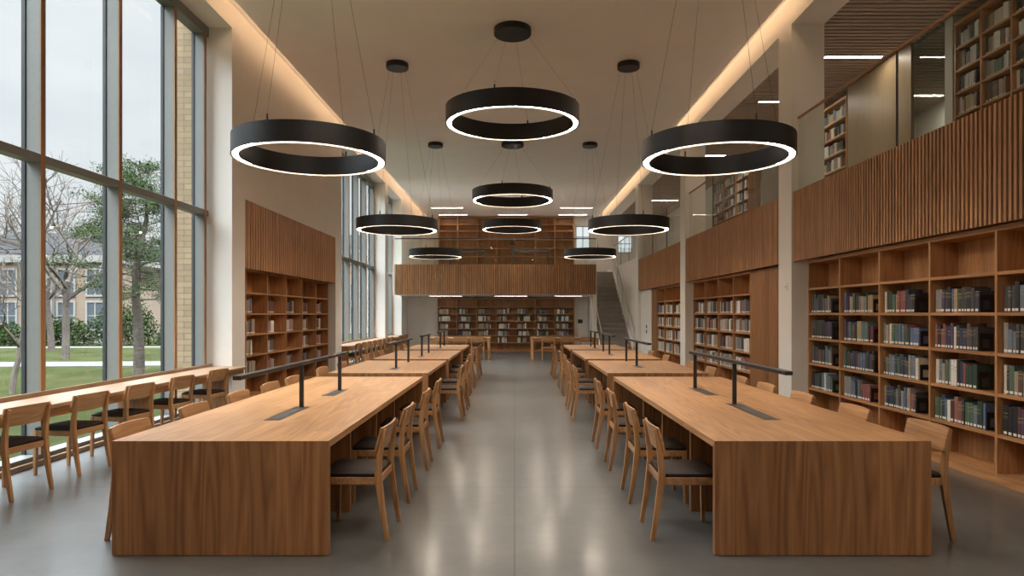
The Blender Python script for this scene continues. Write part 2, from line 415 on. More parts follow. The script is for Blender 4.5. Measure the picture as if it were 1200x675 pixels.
# ------------------------------------------------------------------ slatted panels
def slat_panel(x, ya, yb, za, zb, face, label, group, pitch=.060, w=.031, d=.015):
    o = thing('slatted_panel', (x, ya, za), label, 'slatted panel', group)
    L = yb - ya; H = zb - za; s = face   # face -1: slats toward -x
    b = MB().box(min(0, -s * .06), 0, 0, max(0, -s * .06), L, H).build('backing_board', M['slat_back'], o)
    m = MB(); n = int(L / pitch)
    off = (L - n * pitch) / 2
    for i in range(n):
        y = off + i * pitch + (pitch - w) / 2
        m.box(min(0, s * d), y, 0.0, max(0, s * d), y + w, H)
    m.build('slats', M['slat_y'], o)
    return o
GR = 'slatted oak panels along the mezzanine edge'
names = ['oak slat panel above the nearest wall bookcase', 'oak slat panel above the second wall bookcase and cupboard', 'oak slat panel above the third wall bookcase']
for (a, b), lab in zip(((4.29, 10.07), (10.56, 16.34), (16.83, 22.6)), names):
    slat_panel(XR + .03, a, b, 2.37, Z2, -1, lab, GR)
slat_panel(XL - .03, 10.9, 16.42, 2.335, 3.487, 1, 'oak slat panel above the window-side bookcase', 'slatted oak panel on the window wall', pitch=.115, w=.085, d=.025)
# bridge panel (faces the viewpoint)
o = thing('slatted_panel', (-4.50, 24.3, 2.29), 'wide oak slat panel across the front of the far bridge', 'slatted panel')
MB().box(0, 0.03, 0, 7.56, .11, 1.13).build('backing_board', M['slat_back'], o)
m = MB()
for i in range(126): m.box(i * .060 + .013, 0.012, 0, i * .060 + .047, .03, 1.13)
m.build('slats', M['slat_x'], o)

# ------------------------------------------------------------------ glass balustrades
def balustrade_y(ya, yb, x, z0, z1, joints, label, group):
    o = thing('glass_balustrade', (x, ya, z0), label, 'balustrade', group)
    L = yb - ya; ys = [0] + joints + [L]
    for a, b in zip(ys, ys[1:]):
        MB().box(-.008, a + .006, 0, .008, b - .006, z1 - z0 - .03).build('glass_panel', M['balus'], o)
    MB().box(-.022, 0, z1 - z0 - .03, .022, L, z1 - z0 - .004).build('handrail', M['oak_shelf_y'], o, bevel=.006)
    for y in joints:
        MB().box(-.012, y - .005, 0, .012, y + .005, z1 - z0 - .03).build('joint_post', M['bronze'], o)
    return o
GB = 'glass balustrades along the mezzanine edge'
balustrade_y(4.31, 10.05, XR + .10, Z2, 4.61, [1.15, 3.15], 'glass balustrade with oak rail above the nearest slat panel', GB)
balustrade_y(10.58, 16.32, XR + .10, Z2, 4.61, [1.9, 3.8], 'glass balustrade above the second slat panel', GB)
balustrade_y(16.85, 22.58, XR + .10, Z2, 4.61, [1.9, 3.8], 'glass balustrade above the third slat panel', GB)
balustrade_y(23.12, 28.8, XR + .12, 3.6, 4.61, [1.9, 3.8], 'glass balustrade above the white stair wall', GB)
o = thing('glass_balustrade', (-4.50, 24.36, 3.42), 'glass balustrade on top of the far slatted bridge', 'balustrade')
for k in range(5): MB().box(k * 1.512 + .006, -.008, 0, (k + 1) * 1.512 - .006, .008, .95).build('glass_panel', M['balus'], o)
MB().box(0, -.02, .95, 7.56, .02, .985).build('handrail', M['bronze'], o)
for k in range(1, 5): MB().box(k * 1.512 - .004, -.01, 0, k * 1.512 + .004, .01, .95).build('joint_post', M['bronze'], o)

# ------------------------------------------------------------------ bookcases
def bookcase(origin, rz, bay, nb, zs, depth, label, group=None, th=.028, top_extra=0.0, bt=.03):
    """local: x along the bookcase 0..bay*nb, front face at y=0, back at y=depth, zs = board top heights (first = plinth top)"""
    o = thing('bookcase', origin, label, 'bookcase', group, rz)
    L = bay * nb; zt = zs[-1] + top_extra
    MB().box(0, .004, 0, L, depth, zs[0] - .03).build('plinth', M['oak_shelf_x'], o)
    MB().box(0, depth - .02, zs[0] - .03, L, depth, zt).build('back_panel', M['oak_back_x'], o)
    for i in range(nb + 1):
        x = min(max(i * bay, th / 2 + .004), L - th / 2 - .004)
        MB().box(x - th / 2, 0.0, zs[0] - .03, x + th / 2, depth - .02, zt).build('upright', M['oak_up'], o)
    for i in range(nb):
        a = i * bay + th / 2 + (.004 if i == 0 else 0); b = (i + 1) * bay - th / 2 - (.004 if i == nb - 1 else 0)
        for z in zs[:-1]:
            MB().box(a, .003, z - bt, b, depth - .02, z).build('shelf', M['oak_shelf_x'], o)
    MB().box(0, -.004, zt, L, depth, zt + .05).build('top_board', M['oak_shelf_x'], o)
    return o
ZS = [.095, .455, .828, 1.20, 1.572, 1.945, 2.317]
# orientation helpers: world from (origin, rz)
def bc_world(origin, rz, lx, ly, lz):
    c, s = math.cos(rz), math.sin(rz)
    return (origin[0] + c * lx - s * ly, origin[1] + s * lx + c * ly, origin[2] + lz)
CASES = {}
def add_case(key, origin, rz, bay, nb, zs, depth, label, group=None, **kw):
    CASES[key] = (origin, rz, bay, nb, zs, depth)
    return bookcase(origin, rz, bay, nb, zs, depth, label, group, **kw)
WG = 'wall bookcases under the mezzanine'
# right wall: front faces -X : local x -> -Y ; rz=-90deg : local x=(0,-1), local y=(1,0)
RZR = -PI / 2
add_case('near', (4.42, 9.775, 0), RZR, 0.955, 5, ZS, .32, 'largest oak wall bookcase, nearest, full of coloured books', WG)
add_case('second', (4.42, 16.05, 0), RZR, .978, 4, ZS, .32, 'four-column oak wall bookcase beside the flush oak cupboard', WG)
add_case('third', (4.42, 20.16, 0), RZR, 1.0, 3, ZS, .32, 'farthest oak wall bookcase, between pillar and stair wall', WG)
# left wall: front faces +X : local x -> +Y, local y -> -X : rz = +90deg
add_case('window', (-4.68, 11.29, 0), PI / 2, 1.002, 5, ZS, .32, 'sparsely filled oak bookcase on the window wall')
ZB = [.06, .36, .655, .95, 1.265, 1.57, 1.86, 2.17]
add_case('end', (-3.22, 27.1, 0), 0, .818, 7, ZB, .33, 'wide low oak bookcase under the far bridge')
ZU = [3.55, 3.96, 4.37, 4.78, 5.20, 5.61, 5.92, 6.22]
add_case('upper', (-3.7, 31.4, 0), 0, .943, 7, [z - 3.42 for z in ZU], .33, 'tall empty oak bookcase on the upper floor end wall', th=.06, bt=.055)
bpy.data.objects['bookcase.005'].location.z = 3.42
CASES['upper'] = ((-3.7, 31.4, 3.42), 0, .943, 7, [z - 3.42 for z in ZU], .33)
ZM = [.10 + .335 * i for i in range(8)]
add_case('mezz', (6.6, 9.74, Z2 - .03), RZR, .56, 6, ZM, .32, 'full oak bookcase on the mezzanine behind glass, nearest', 'bookcases on the mezzanine', th=.03)
add_case('mezz2', (6.6, 15.2, Z2 - .03), RZR, 1.15, 2, ZM, .32, 'oak bookcase on the mezzanine beside the tan wall', 'bookcases on the mezzanine')
add_case('mezz3', (6.6, 21.6, Z2 - .03), RZR, 1.1, 3, ZM, .32, 'farthest oak bookcase on the mezzanine behind glass', 'bookcases on the mezzanine')

# cupboard next to the second bookcase, end panels, white infill
o = thing('cupboard', (4.42, 10.58, 0), 'flush oak cupboard beside the pillar with the square plate', 'cupboard')
MB().box(.03, 0, 0, .33, 1.55, 2.37).build('body', M['oak_panel_y'], o)
for a, b in ((.0, .72), (.726, 1.55)): MB().box(0, a, .05, .03, b, 2.36).build('door', M['oak_panel_y'], o, bevel=.002)
tag(MB().box(4.41, 20.17, 0, 4.74, 20.85, 2.36).build('oak_end_panel', M['oak_panel_y'], bevel=.003),
    'oak end panel beside the farthest wall bookcase', 'panel')

# mezzanine back wall pieces
struct('wall_mezzanine', MB().box(6.95, YB0, Z2, 7.05, 9.98, 6.06), M['plaster'], 'plaster wall behind the nearest mezzanine bookcase', 'wall')
struct('pillar', MB().box(6.62, 9.80, Z2, 6.94, 9.98, 6.06), M['grey_wall'], 'pale slim pillar beside the mezzanine bookcase', 'pillar')
struct('wall_mezzanine', MB().box(6.6, 10.80, Z2, 6.66, 12.85, 6.06), M['tan_wall'], 'tan wood wall on the mezzanine', 'wall')
struct('wall_mezzanine', MB().box(6.95, 12.85, Z2, 7.05, 15.4, 6.06).box(6.95, 17.3, Z2, 7.05, YE_UP, 6.06), M['plaster'], 'plaster wall behind the far mezzanine bookcases', 'wall')
struct('wall_mezzanine', MB().box(6.6, 15.4, Z2, 7.05, 17.3, 6.06), M['tan_wall'], 'second tan wood wall farther along the mezzanine', 'wall')
o = thing('glass_partition', (6.68, 9.98, Z2), 'glass partition between slim pillar and tan wall', 'partition')
MB().box(-.006, 0, 0, .006, .82, 2.6).build('glass_panel', M['balus'], o)
MB().box(-.03, 0.0, 2.6, .03, .82, 2.61).build('head_rail', M['bronze'], o)
struct('ceiling_mezzanine', MB().box(4.81, YB0, 6.16, 9.15, YE_UP, 6.2), M['slat_back'], 'dark board above the ceiling slats', 'ceiling')
m = MB(); y = 4.0
while y < 31.5:
    m.box(4.82, y, 6.09, 9.14, y + .075, 6.16); y += .125
struct('ceiling_slats', m, M['ceil_slat'], 'slatted oak ceiling over the mezzanine', 'ceiling')

def linear_light(x0, x1, y, z, label, group, mat='strip', w=.028):
    o = thing('linear_ceiling_light', ((x0 + x1) / 2, y, z), label, 'ceiling light', group)
    h = (x1 - x0) / 2
    MB().box(-h - .01, -.035, -.012, h + .01, .035, 0).build('housing', M['white'], o)
    dm = MB().box(-h, -w, -.02, h, w, -.012); dm.mi = [1, 0, 0, 0, 0, 0]
    dm.build('diffuser', [M['white'], M[mat]], o)
    return o
LG = 'linear lights in the mezzanine ceiling'
for (y, a, b), lab in zip(((11.4, 5.45, 6.45), (13.8, 5.2, 6.2), (18.5, 5.45, 6.4), (25.8, 5.4, 6.5), (13.4, 8.15, 8.85), (4.3, 5.45, 6.45), (7.4, 5.45, 5.9)),  # last two are out of view, added to brighten the dim mezzanine
    ('bright linear light nearest on the slatted ceiling', 'linear light second along the slatted ceiling', 'linear light on the slatted ceiling, seen through the ring lamp',
     'farthest linear light on the slatted ceiling', 'linear light in the room behind the glass partition', 'added unseen linear light of the slatted ceiling beside the viewpoint', 'added unseen short linear light of the slatted ceiling before the nearest long one')):
    linear_light(a, b, y, 6.09, lab, LG)
for (y, a, b), lab in zip(((28.9, -3.7, -2.3), (28.9, 2.05, 3.46), (30.9, -3.6, -2.25), (30.9, -.77, .6), (30.9, 2.1, 3.45)),
    ('recessed linear light before the far end, window side', 'recessed linear light before the far end, stair side', 'recessed linear light over the tall empty bookcase, window side',
     'recessed linear light centred over the tall empty bookcase', 'recessed linear light over the tall empty bookcase, stair side')):
    linear_light(a, b, y, CEIL, lab, 'recessed linear lights at the far ceiling end', 'strip_far', .03)
for (a, b), lab in zip(((-3.4, -2.1), (-.8, .5), (1.6, 2.7)), ('linear light under the bridge, window side', 'linear light under the bridge, centre', 'linear light under the bridge, stair side')):
    linear_light(a, b, 25.9, 2.29, lab, 'linear lights under the bridge', 'strip_low', .03)

# ------------------------------------------------------------------ books
PAL = [('black', (.018, .018, .020)), ('charcoal', (.045, .045, .048)), ('navy', (.022, .034, .085)), ('blue', (.05, .11, .26)), ('slate blue', (.10, .14, .20)),
       ('dark green', (.02, .055, .035)), ('green', (.06, .13, .075)), ('teal', (.05, .16, .17)), ('maroon', (.11, .022, .025)), ('red', (.26, .04, .035)),
       ('brown', (.11, .055, .03)), ('tan', (.34, .23, .13)), ('cream', (.55, .48, .36)), ('white', (.62, .60, .55)), ('grey', (.22, .215, .20)),
       ('pale grey', (.38, .375, .35)), ('purple', (.07, .035, .11)), ('mustard', (.36, .24, .06)), ('rust', (.27, .09, .035)), ('olive', (.13, .12, .05)),
       ('pink', (.36, .17, .16))]
BM = [simple('book_cover_' + n.replace(' ', '_'), tuple(min(.8, (q * .62 + sum(c) / 3 * .38) * 1.2 + .006) for q in c), .5, noise=.12, nscale=40) for n, c in PAL]
for m_ in BM:
    nt_ = m_.node_tree; bs_ = next(n for n in nt_.nodes if n.type == 'BSDF_PRINCIPLED'); src = bs_.inputs['Base Color'].links[0].from_socket
    tc_ = N(nt_, 'ShaderNodeTexCoord'); sp_ = N(nt_, 'ShaderNodeSeparateXYZ'); nt_.links.new(tc_.outputs['Object'], sp_.inputs[0])
    oi_ = N(nt_, 'ShaderNodeObjectInfo'); z_ = math_node(nt_, 'ADD', sp_.outputs[2], math_node(nt_, 'MULTIPLY', oi_.outputs['Random'], -.05))
    b1 = math_node(nt_, 'LESS_THAN', math_node(nt_, 'ABSOLUTE', math_node(nt_, 'SUBTRACT', z_, .155)), .0035)
    b2 = math_node(nt_, 'LESS_THAN', math_node(nt_, 'ABSOLUTE', math_node(nt_, 'SUBTRACT', z_, .120)), .012)
    f_ = math_node(nt_, 'ADD', math_node(nt_, 'MULTIPLY', b1, .75), math_node(nt_, 'MULTIPLY', b2, .22))
    f_ = math_node(nt_, 'MULTIPLY', f_, math_node(nt_, 'GREATER_THAN', oi_.outputs['Random'], .45))
    f_ = math_node(nt_, 'MULTIPLY', f_, math_node(nt_, 'LESS_THAN', sp_.outputs[1], .02))
    mx_ = N(nt_, 'ShaderNodeMixRGB'); nt_.links.new(f_, mx_.inputs[0]); nt_.links.new(src, mx_.inputs[1]); mx_.inputs[2].default_value = (.42, .34, .19, 1)
    nt_.links.new(mx_.outputs[0], bs_.inputs['Base Color'])
W_COOL = [10, 9, 8, 5, 7, 10, 5, 4, 5, 4, 6, 4, 4, 2, 5, 3, 4, 2, 3, 4, 0]
W_GREY = [4, 5, 2, 1, 5, 2, 1, 1, 2, 1, 3, 6, 8, 8, 8, 9, 0, 1, 1, 1, 1]
W_RED = [3, 2, 1, 0, 1, 1, 0, 0, 6, 5, 5, 6, 5, 3, 3, 3, 0, 1, 5, 1, 4]
W_BACK = [3, 3, 2, 1, 3, 2, 2, 1, 1, 1, 4, 8, 9, 7, 6, 7, 0, 3, 1, 2, 1]
def pick(w): return random.choices(range(len(PAL)), w)[0]

BOOKS = []     # dict: world loc, rz, t, h, d, ci, label, group, area
ENDS = []
def fill_row(key, col, rowz, n_or_frac, weights, gap_side, rowname, group, place, hmin=.215, hmax=.285, tmin=.034, tmax=.07, shelfgap=.30, start=.0, bookend=False, colname=None, ly0=.035):
    origin, rz, bay, nb, zs, depth = CASES[key]
    a = col * bay + .036 + start; b = (col + 1) * bay - .036
    limit = a + (b - a) * n_or_frac if isinstance(n_or_frac, float) else b
    x = a; i = 0; run = 0; ci = pick(weights); hh = random.uniform(hmin, hmax); items = []
    while True:
        if run <= 0:
            ci = pick(weights); hh = random.uniform(hmin, hmax); run = random.choice((1, 1, 1, 1, 2, 3)) ; tt = random.uniform(tmin, tmax)
        run -= 1
        t = tt * random.uniform(.92, 1.08); h = min(hh * random.uniform(.985, 1.01), shelfgap)
        if x + t > limit or (isinstance(n_or_frac, int) and i >= n_or_frac): break
        items.append((x + t / 2, t, h, ci)); x += t + .0015; i += 1
    d0 = min(depth - .04, .22)
    for j, (xc, t, h, ci) in enumerate(items):
        ly = ly0 + random.uniform(0, .012); d = min(random.uniform(.15, .19), depth - .03 - ly)
        w = bc_world(origin, rz, xc, ly, rowz + .0005)
        dist2 = w[1]
        px = 603 + 760 * w[0] / w[1]; py = 368 - 760 * (w[2] + h / 2 - EYE) / w[1]
        # facing factor
        if abs(rz) > .1: vis = 760 * abs(w[0]) / (w[1] * w[1]) * t
        else: vis = 760 / w[1] * t
        area = vis * 760 * h / w[1]
        inframe = -4 < px < 1202 and -20 < py < 690
        BOOKS.append(dict(loc=w, rz=rz, t=t, h=h, d=d, ci=ci, area=area if inframe else -1, group=group,
                          label='%s book, %s %s, %s, %s' % (PAL[ci][0], ORD[j], place, rowname, colname or '')))
    if bookend and items:
        w = bc_world(origin, rz, x + .008, .05, rowz)
        ENDS.append((w, rz, rowname, colname))
    return

ROWN = ['lowest book row', 'third book row', 'second book row', 'top book row']
for c in range(5):
    for r, z in enumerate(ZS[1:5]):
        f = random.uniform(.70, .84)
        fill_row('near', c, z, f, W_COOL if r != 3 else W_COOL, 'near', ROWN[r], 'books in the nearest wall bookcase', 'from pillar side',
                 bookend=(c < 5), colname='%s column, nearest bookcase' % ORD[c], hmin=.205, hmax=.275, tmin=.03, tmax=.06)
for c in range(4):
    for r, z in enumerate(ZS[1:5]):
        fill_row('second', c, z, random.uniform(.86, .97), W_GREY if (c + r) % 3 else W_RED, '', ROWN[r], 'books in the second wall bookcase', 'from far side',
                 colname='%s column, second bookcase' % ORD[c], tmin=.04, hmin=.23, hmax=.27)
for c in range(3):
    for r, z in enumerate(ZS[1:5]):
        fill_row('third', c, z, .96, W_GREY, '', ROWN[r], 'books in the farthest wall bookcase', 'from far side',
                 colname='%s column, farthest bookcase' % ORD[c], tmin=.04, hmin=.23, hmax=.27)
for c in range(5):
    for r, z in enumerate(ZS[1:5]):
        if c == 2 and r == 1: continue
        n = random.choice((4, 4, 5, 5))
        fill_row('window', c, z, n, W_RED, '', ROWN[r], 'books in the window-wall bookcase', 'from window side', colname='%s column, window-wall bookcase' % ORD[c],
                 tmin=.06, tmax=.085, hmin=.22, hmax=.27, start=.02 * random.random(), ly0=.003)
RB = ['bottom', 'sixth', 'fifth', 'fourth', 'third', 'second']
for c in range(7):
    for r, z in enumerate(ZB[2:6]):
        fill_row('end', c, z, random.uniform(.55, .78), W_BACK, '', RB[r + 2] + ' shelf', 'books in the low end bookcase', 'from its left',
                 ly0=.004, colname='%s column, end bookcase' % ORD[c], tmin=.035, tmax=.06, hmin=.17, hmax=.225, shelfgap=.24, start=.03)
    if c in (3, 4):
        fill_row('end', c, ZB[1], .55, W_BACK, '', 'sixth shelf', 'books in the low end bookcase', 'from its left', colname='%s column, end bookcase' % ORD[c],
                 tmin=.04, tmax=.06, hmin=.17, hmax=.225, shelfgap=.24, start=.03)
for key, nb, cn in (('mezz', 6, 'nearest mezzanine bookcase'), ('mezz2', 2, 'second mezzanine bookcase'), ('mezz3', 3, 'far mezzanine bookcase')):
    for c in range(nb):
        for r, z in enumerate(ZM[1:7]):
            fill_row(key, c, z, random.uniform(.78, .97), W_GREY if r % 2 else W_RED, '', 'row %s up' % ORD[r + 1], 'books upstairs on the mezzanine', 'from far side',
                     colname='%s column, %s' % (ORD[c], cn), tmin=.035, tmax=.06, hmin=.2, hmax=.265, shelfgap=.27)
BOOKS.sort(key=lambda b: -b['area'])
def book_parts(mb_cover, mb_page, mb_tag, t, h, d, T=lambda p: p):
    def put(mb, x0, y0, z0, x1, y1, z1, mi=0):
        vs = [T((x, y, z)) for z in (z0, z1) for y in (y0, y1) for x in (x0, x1)]
        mb._add(vs, [(0, 2, 3, 1), (4, 5, 7, 6), (0, 1, 5, 4), (2, 6, 7, 3), (0, 4, 6, 2), (1, 3, 7, 5)], mi)
    return put
cache = {}
def book_mesh(t, h, d, ci):
    key = (round(t / .006), round(h / .012), ci)
    t, h, d = key[0] * .006 - .0004, key[1] * .012, .165
    if key not in cache:
        c = .003
        mb = MB()
        # U-shaped cover with a slightly rounded spine (spine toward -y)
        hw = t / 2; r = min(.006, hw * .5)
        prof = [(-hw, d), (-hw, .004), (-hw + r * .5, .0012), (0, 0), (hw - r * .5, .0012), (hw, .004), (hw, d), (hw - c, d), (hw - c, .006), (-hw + c, .006), (-hw + c, d)]
        n = len(prof)
        vs = [(x, y, 0) for x, y in prof] + [(x, y, h) for x, y in prof]
        fs = [(i, (i + 1) % n, n + (i + 1) % n, n + i) for i in range(n)]
        # caps as quads
        for zoff, rev in ((0, True), (n, False)):
            quads = [(0, 1, 9, 10), (1, 2, 3, 9), (3, 4, 5, 8), (3, 8, 9), (5, 6, 7, 8)]
            for q in quads:
                q = tuple(zoff + k for k in q); fs.append(q[::-1] if rev else q)
        mb._add(vs, fs)
        cover = mb.build('cover', BM[ci])
        pg = MB().box(-hw + c, .0062, .004, hw - c, d - .004, h - .004).build('pages', M['page'])
        tg = MB().box(-hw * .66, -.0012, .012, hw * .66, .0022, .036).build('spine_label', M['tag'])
        cache[key] = (cover.data, pg.data, tg.data)
        for q in (cover, pg, tg): bpy.data.objects.remove(q)
    return cache[key], t
rest = MB()
nind = 0
usedlab = set()
for b in BOOKS:
    if b['area'] > 0 and nind < 298:
        nind += 1
        (cm, pm, tm), t = book_mesh(b['t'], b['h'], b['d'], b['ci'])
        lab = b['label']
        root = bpy.data.objects.new('book', None); COL.objects.link(root)
        root.location = b['loc']; root.rotation_euler = (0, 0, b['rz']); root.empty_display_size = .05
        tag(root, lab, 'book', b['group'])
        for nm, me in (('cover', cm), ('pages', pm), ('spine_label', tm)):
            q = bpy.data.objects.new(nm, me); COL.objects.link(q); q.parent = root
            if nm == 'spine_label': q['label'] = 'white spine sticker'
            if nm == 'pages': q['label'] = 'cream page block'
    else:
        c, s = math.cos(b['rz']), math.sin(b['rz']); L0 = b['loc']
        T = lambda p: (L0[0] + c * p[0] - s * p[1], L0[1] + s * p[0] + c * p[1], L0[2] + p[2])
        t, h, d = b['t'], b['h'], b['d']; hw = t / 2
        put = book_parts(None, None, None, t, h, d, T)
        put(rest, -hw, 0, 0, hw, d, h, b['ci'])
        if b['loc'][1] < 22: put(rest, -hw * .66, -.0012, .012, hw * .66, 0, .036, len(BM))
tag(rest.build('books', BM + [M['tag']]), 'many small books filling the farther bookcases', 'books', kind='stuff')
# bookends: black plate with an opening, standing across the shelf
bmesh_end = None
for (w, rz, rn, cn) in ENDS:
    if bmesh_end is None:
        mb = MB()
        mb.box(0, 0, 0, .004, .03, .17).box(0, .10, 0, .004, .13, .17).box(0, .03, .115, .004, .10, .17).box(0, .03, 0, .004, .10, .03)
        mb.box(.004, 0.02, 0, .07, .11, .002)
        oo = mb.build('bookend', M['black']); bmesh_end = oo
    else:
        oo = bmesh_end.copy(); COL.objects.link(oo)
    oo.location = (w[0], w[1], w[2] + .0005); oo.rotation_euler = (0, 0, rz)
    tag(oo, 'black metal bookend closing the %s, %s' % (rn, cn), 'bookend', 'bookends in the nearest wall bookcase')

# ------------------------------------------------------------------ tables
def reading_table(x0, x1, y0, y1, label, divs):
    o = thing('reading_table', ((x0 + x1) / 2, y0, 0), label, 'table', 'long oak reading tables')
    w = (x1 - x0) / 2; L = y1 - y0; H = .74; T = .045
    MB().hexa([(-w, T, H - T), (w, T, H - T), (w, L - T, H - T), (-w, L - T, H - T)], [(-w, 0, H), (w, 0, H), (w, L, H), (-w, L, H)]).build('tabletop', M['oak_top'], o)
    for a, b in ((0, T), (L, L - T)):      # mitred end panels
        MB()._add([(-w, a, .006), (w, a, .006), (w, b, .006), (-w, b, .006), (-w, a, H - .001), (w, a, H - .001), (w, b, H - T - .001), (-w, b, H - T - .001)],
                  [(0, 1, 2, 3), (7, 6, 5, 4), (0, 4, 5, 1), (1, 5, 6, 2), (2, 6, 7, 3), (3, 7, 4, 0)]).build('end_panel', M['oak_panel'], o)
    f = MB().box(-w + .03, .01, 0, w - .03, .04, .006).box(-w + .03, L - .04, 0, w - .03, L - .01, .006).build('foot', M['black'], o)
    MB().box(-.02, .046, .05, .02, L - .046, H - T - .001).build('spine_panel', M['oak_panel_y'], o)
    for d in divs:
        for s in (-1, 1):
            a, b = sorted((s * .02, s * (w - .1)))
            MB().box(a, d - y0 - .017, 0.0, b, d - y0 + .017, H - T).build('divider', M['oak_panel'], o, bevel=.002)
    return o
LT = (-2.59, -1.197); RT = (1.288, 2.68)
TABS = [(4.17, 8.45, [5.13, 6.10, 7.0]), (8.97, 11.4, [10.18]), (11.78, 14.6, [13.2]), (14.95, 17.2, [16.1])]
pos = ['front', 'second', 'third', 'fourth']
for k, (a, b, dv) in enumerate(TABS):
    reading_table(LT[0], LT[1], a, b, ('longest oak reading table on the window side, front of its row', 'second oak reading table from the front, window side',
                  'third oak reading table from the front, window side', 'fourth oak reading table from the front, window side')[k], dv)
    reading_table(RT[0], RT[1], a, b, ('longest oak reading table on the bookcase side, front of its row', 'second oak reading table from the front, bookcase side',
                  'third oak reading table from the front, bookcase side', 'fourth oak reading table from the front, bookcase side')[k], dv)
def leg_table(x0, x1, y0, y1, label):
    o = thing('leg_table', ((x0 + x1) / 2, (y0 + y1) / 2, 0), label, 'table', 'oak leg tables before the end bookcase')
    w, d = (x1 - x0) / 2, (y1 - y0) / 2
    MB().box(-w, -d, .695, w, d, .74).build('tabletop', M['oak_topx'], o, bevel=.003)
    MB().box(-w + .06, -d + .04, .62, w - .06, d - .04, .695).build('apron', M['oak_shelf_x'], o)
    for sx in (-1, 1):
        for sy in (-1, 1):
            cx, cy = sx * (w - .05), sy * (d - .05)
            MB().box(cx - .05, cy - .05, 0, cx + .05, cy + .05, .62 if False else .695).build('leg', M['oak_up'], o) if False else \
            MB().sweep([(cx, cy, 0), (cx, cy, .694)], [(.075, .075), (.09, .09)]).build('leg', M['oak_up'], o)
    return o
leg_table(-3.0, -.84, 22.3, 23.3, 'oak table with square legs before the end bookcase, window side')
leg_table(.56, 2.9, 22.3, 23.3, 'oak table with square legs before the end bookcase, stair side')

# table lamps : two posts carrying a long slim bar, power plates on the table
def table_lamp(x, posts, bar, plates, label):
    o = thing('table_lamp', (x, posts[0], .74), label, 'lamp', 'slim dark bar lamps on the reading tables')
    y0 = posts[0]
    for p in posts:
        MB().box(-.0175, p - y0 - .012, .002, .0175, p - y0 + .012, .372).build('post', M['bronze'], o, bevel=.002)
    MB().box(-.028, bar[0] - y0, .372, .028, bar[1] - y0, .402).build('lamp_bar', M['bronze'], o, bevel=.003)
    MB().box(-.02, bar[0] - y0 + .03, .369, .02, bar[1] - y0 - .03, .372).build('diffuser', M['white'], o) if False else None
    for a, b in plates:
        q = MB().box(-.062, a - y0, 0, .062, b - y0, .002).build('power_plate', M['plate'], o)
        s = MB().box(-.04, a - y0 + .05, .002, .04, b - y0 - .12, .0032)
        s.build('socket_panel', M['signdark'], q)
    return o
LX, RX = -1.865, 1.99
LL = 'slim dark bar lamp on the %s table, %s side'
table_lamp(LX, [5.68, 6.92], (4.35, 7.2), [(4.98, 5.72), (6.48, 7.05)], LL % ('front', 'window'))
table_lamp(RX, [5.87, 7.15], (4.70, 7.3), [(5.00, 5.92), (6.52, 7.2)], LL % ('front', 'bookcase'))
for k, (pL, bL, pR, bR) in enumerate((([9.86, 11.0], (9.2, 11.3), [10.25, 11.2], (9.27, 11.3)), ([12.6, 13.6], (12.5, 13.75), [13.2, 14.1], (12.6, 14.2)), ([15.75, 16.6], (15.3, 16.8), [15.6, 16.4], (15.2, 16.6)))):
    table_lamp(-1.80, pL, bL, [(pL[0] - .35, pL[0] + .06)], LL % (pos[k + 1], 'window'))
    table_lamp(1.93, pR, bR, [(pR[0] - .35, pR[0] + .06)], LL % (pos[k + 1], 'bookcase'))

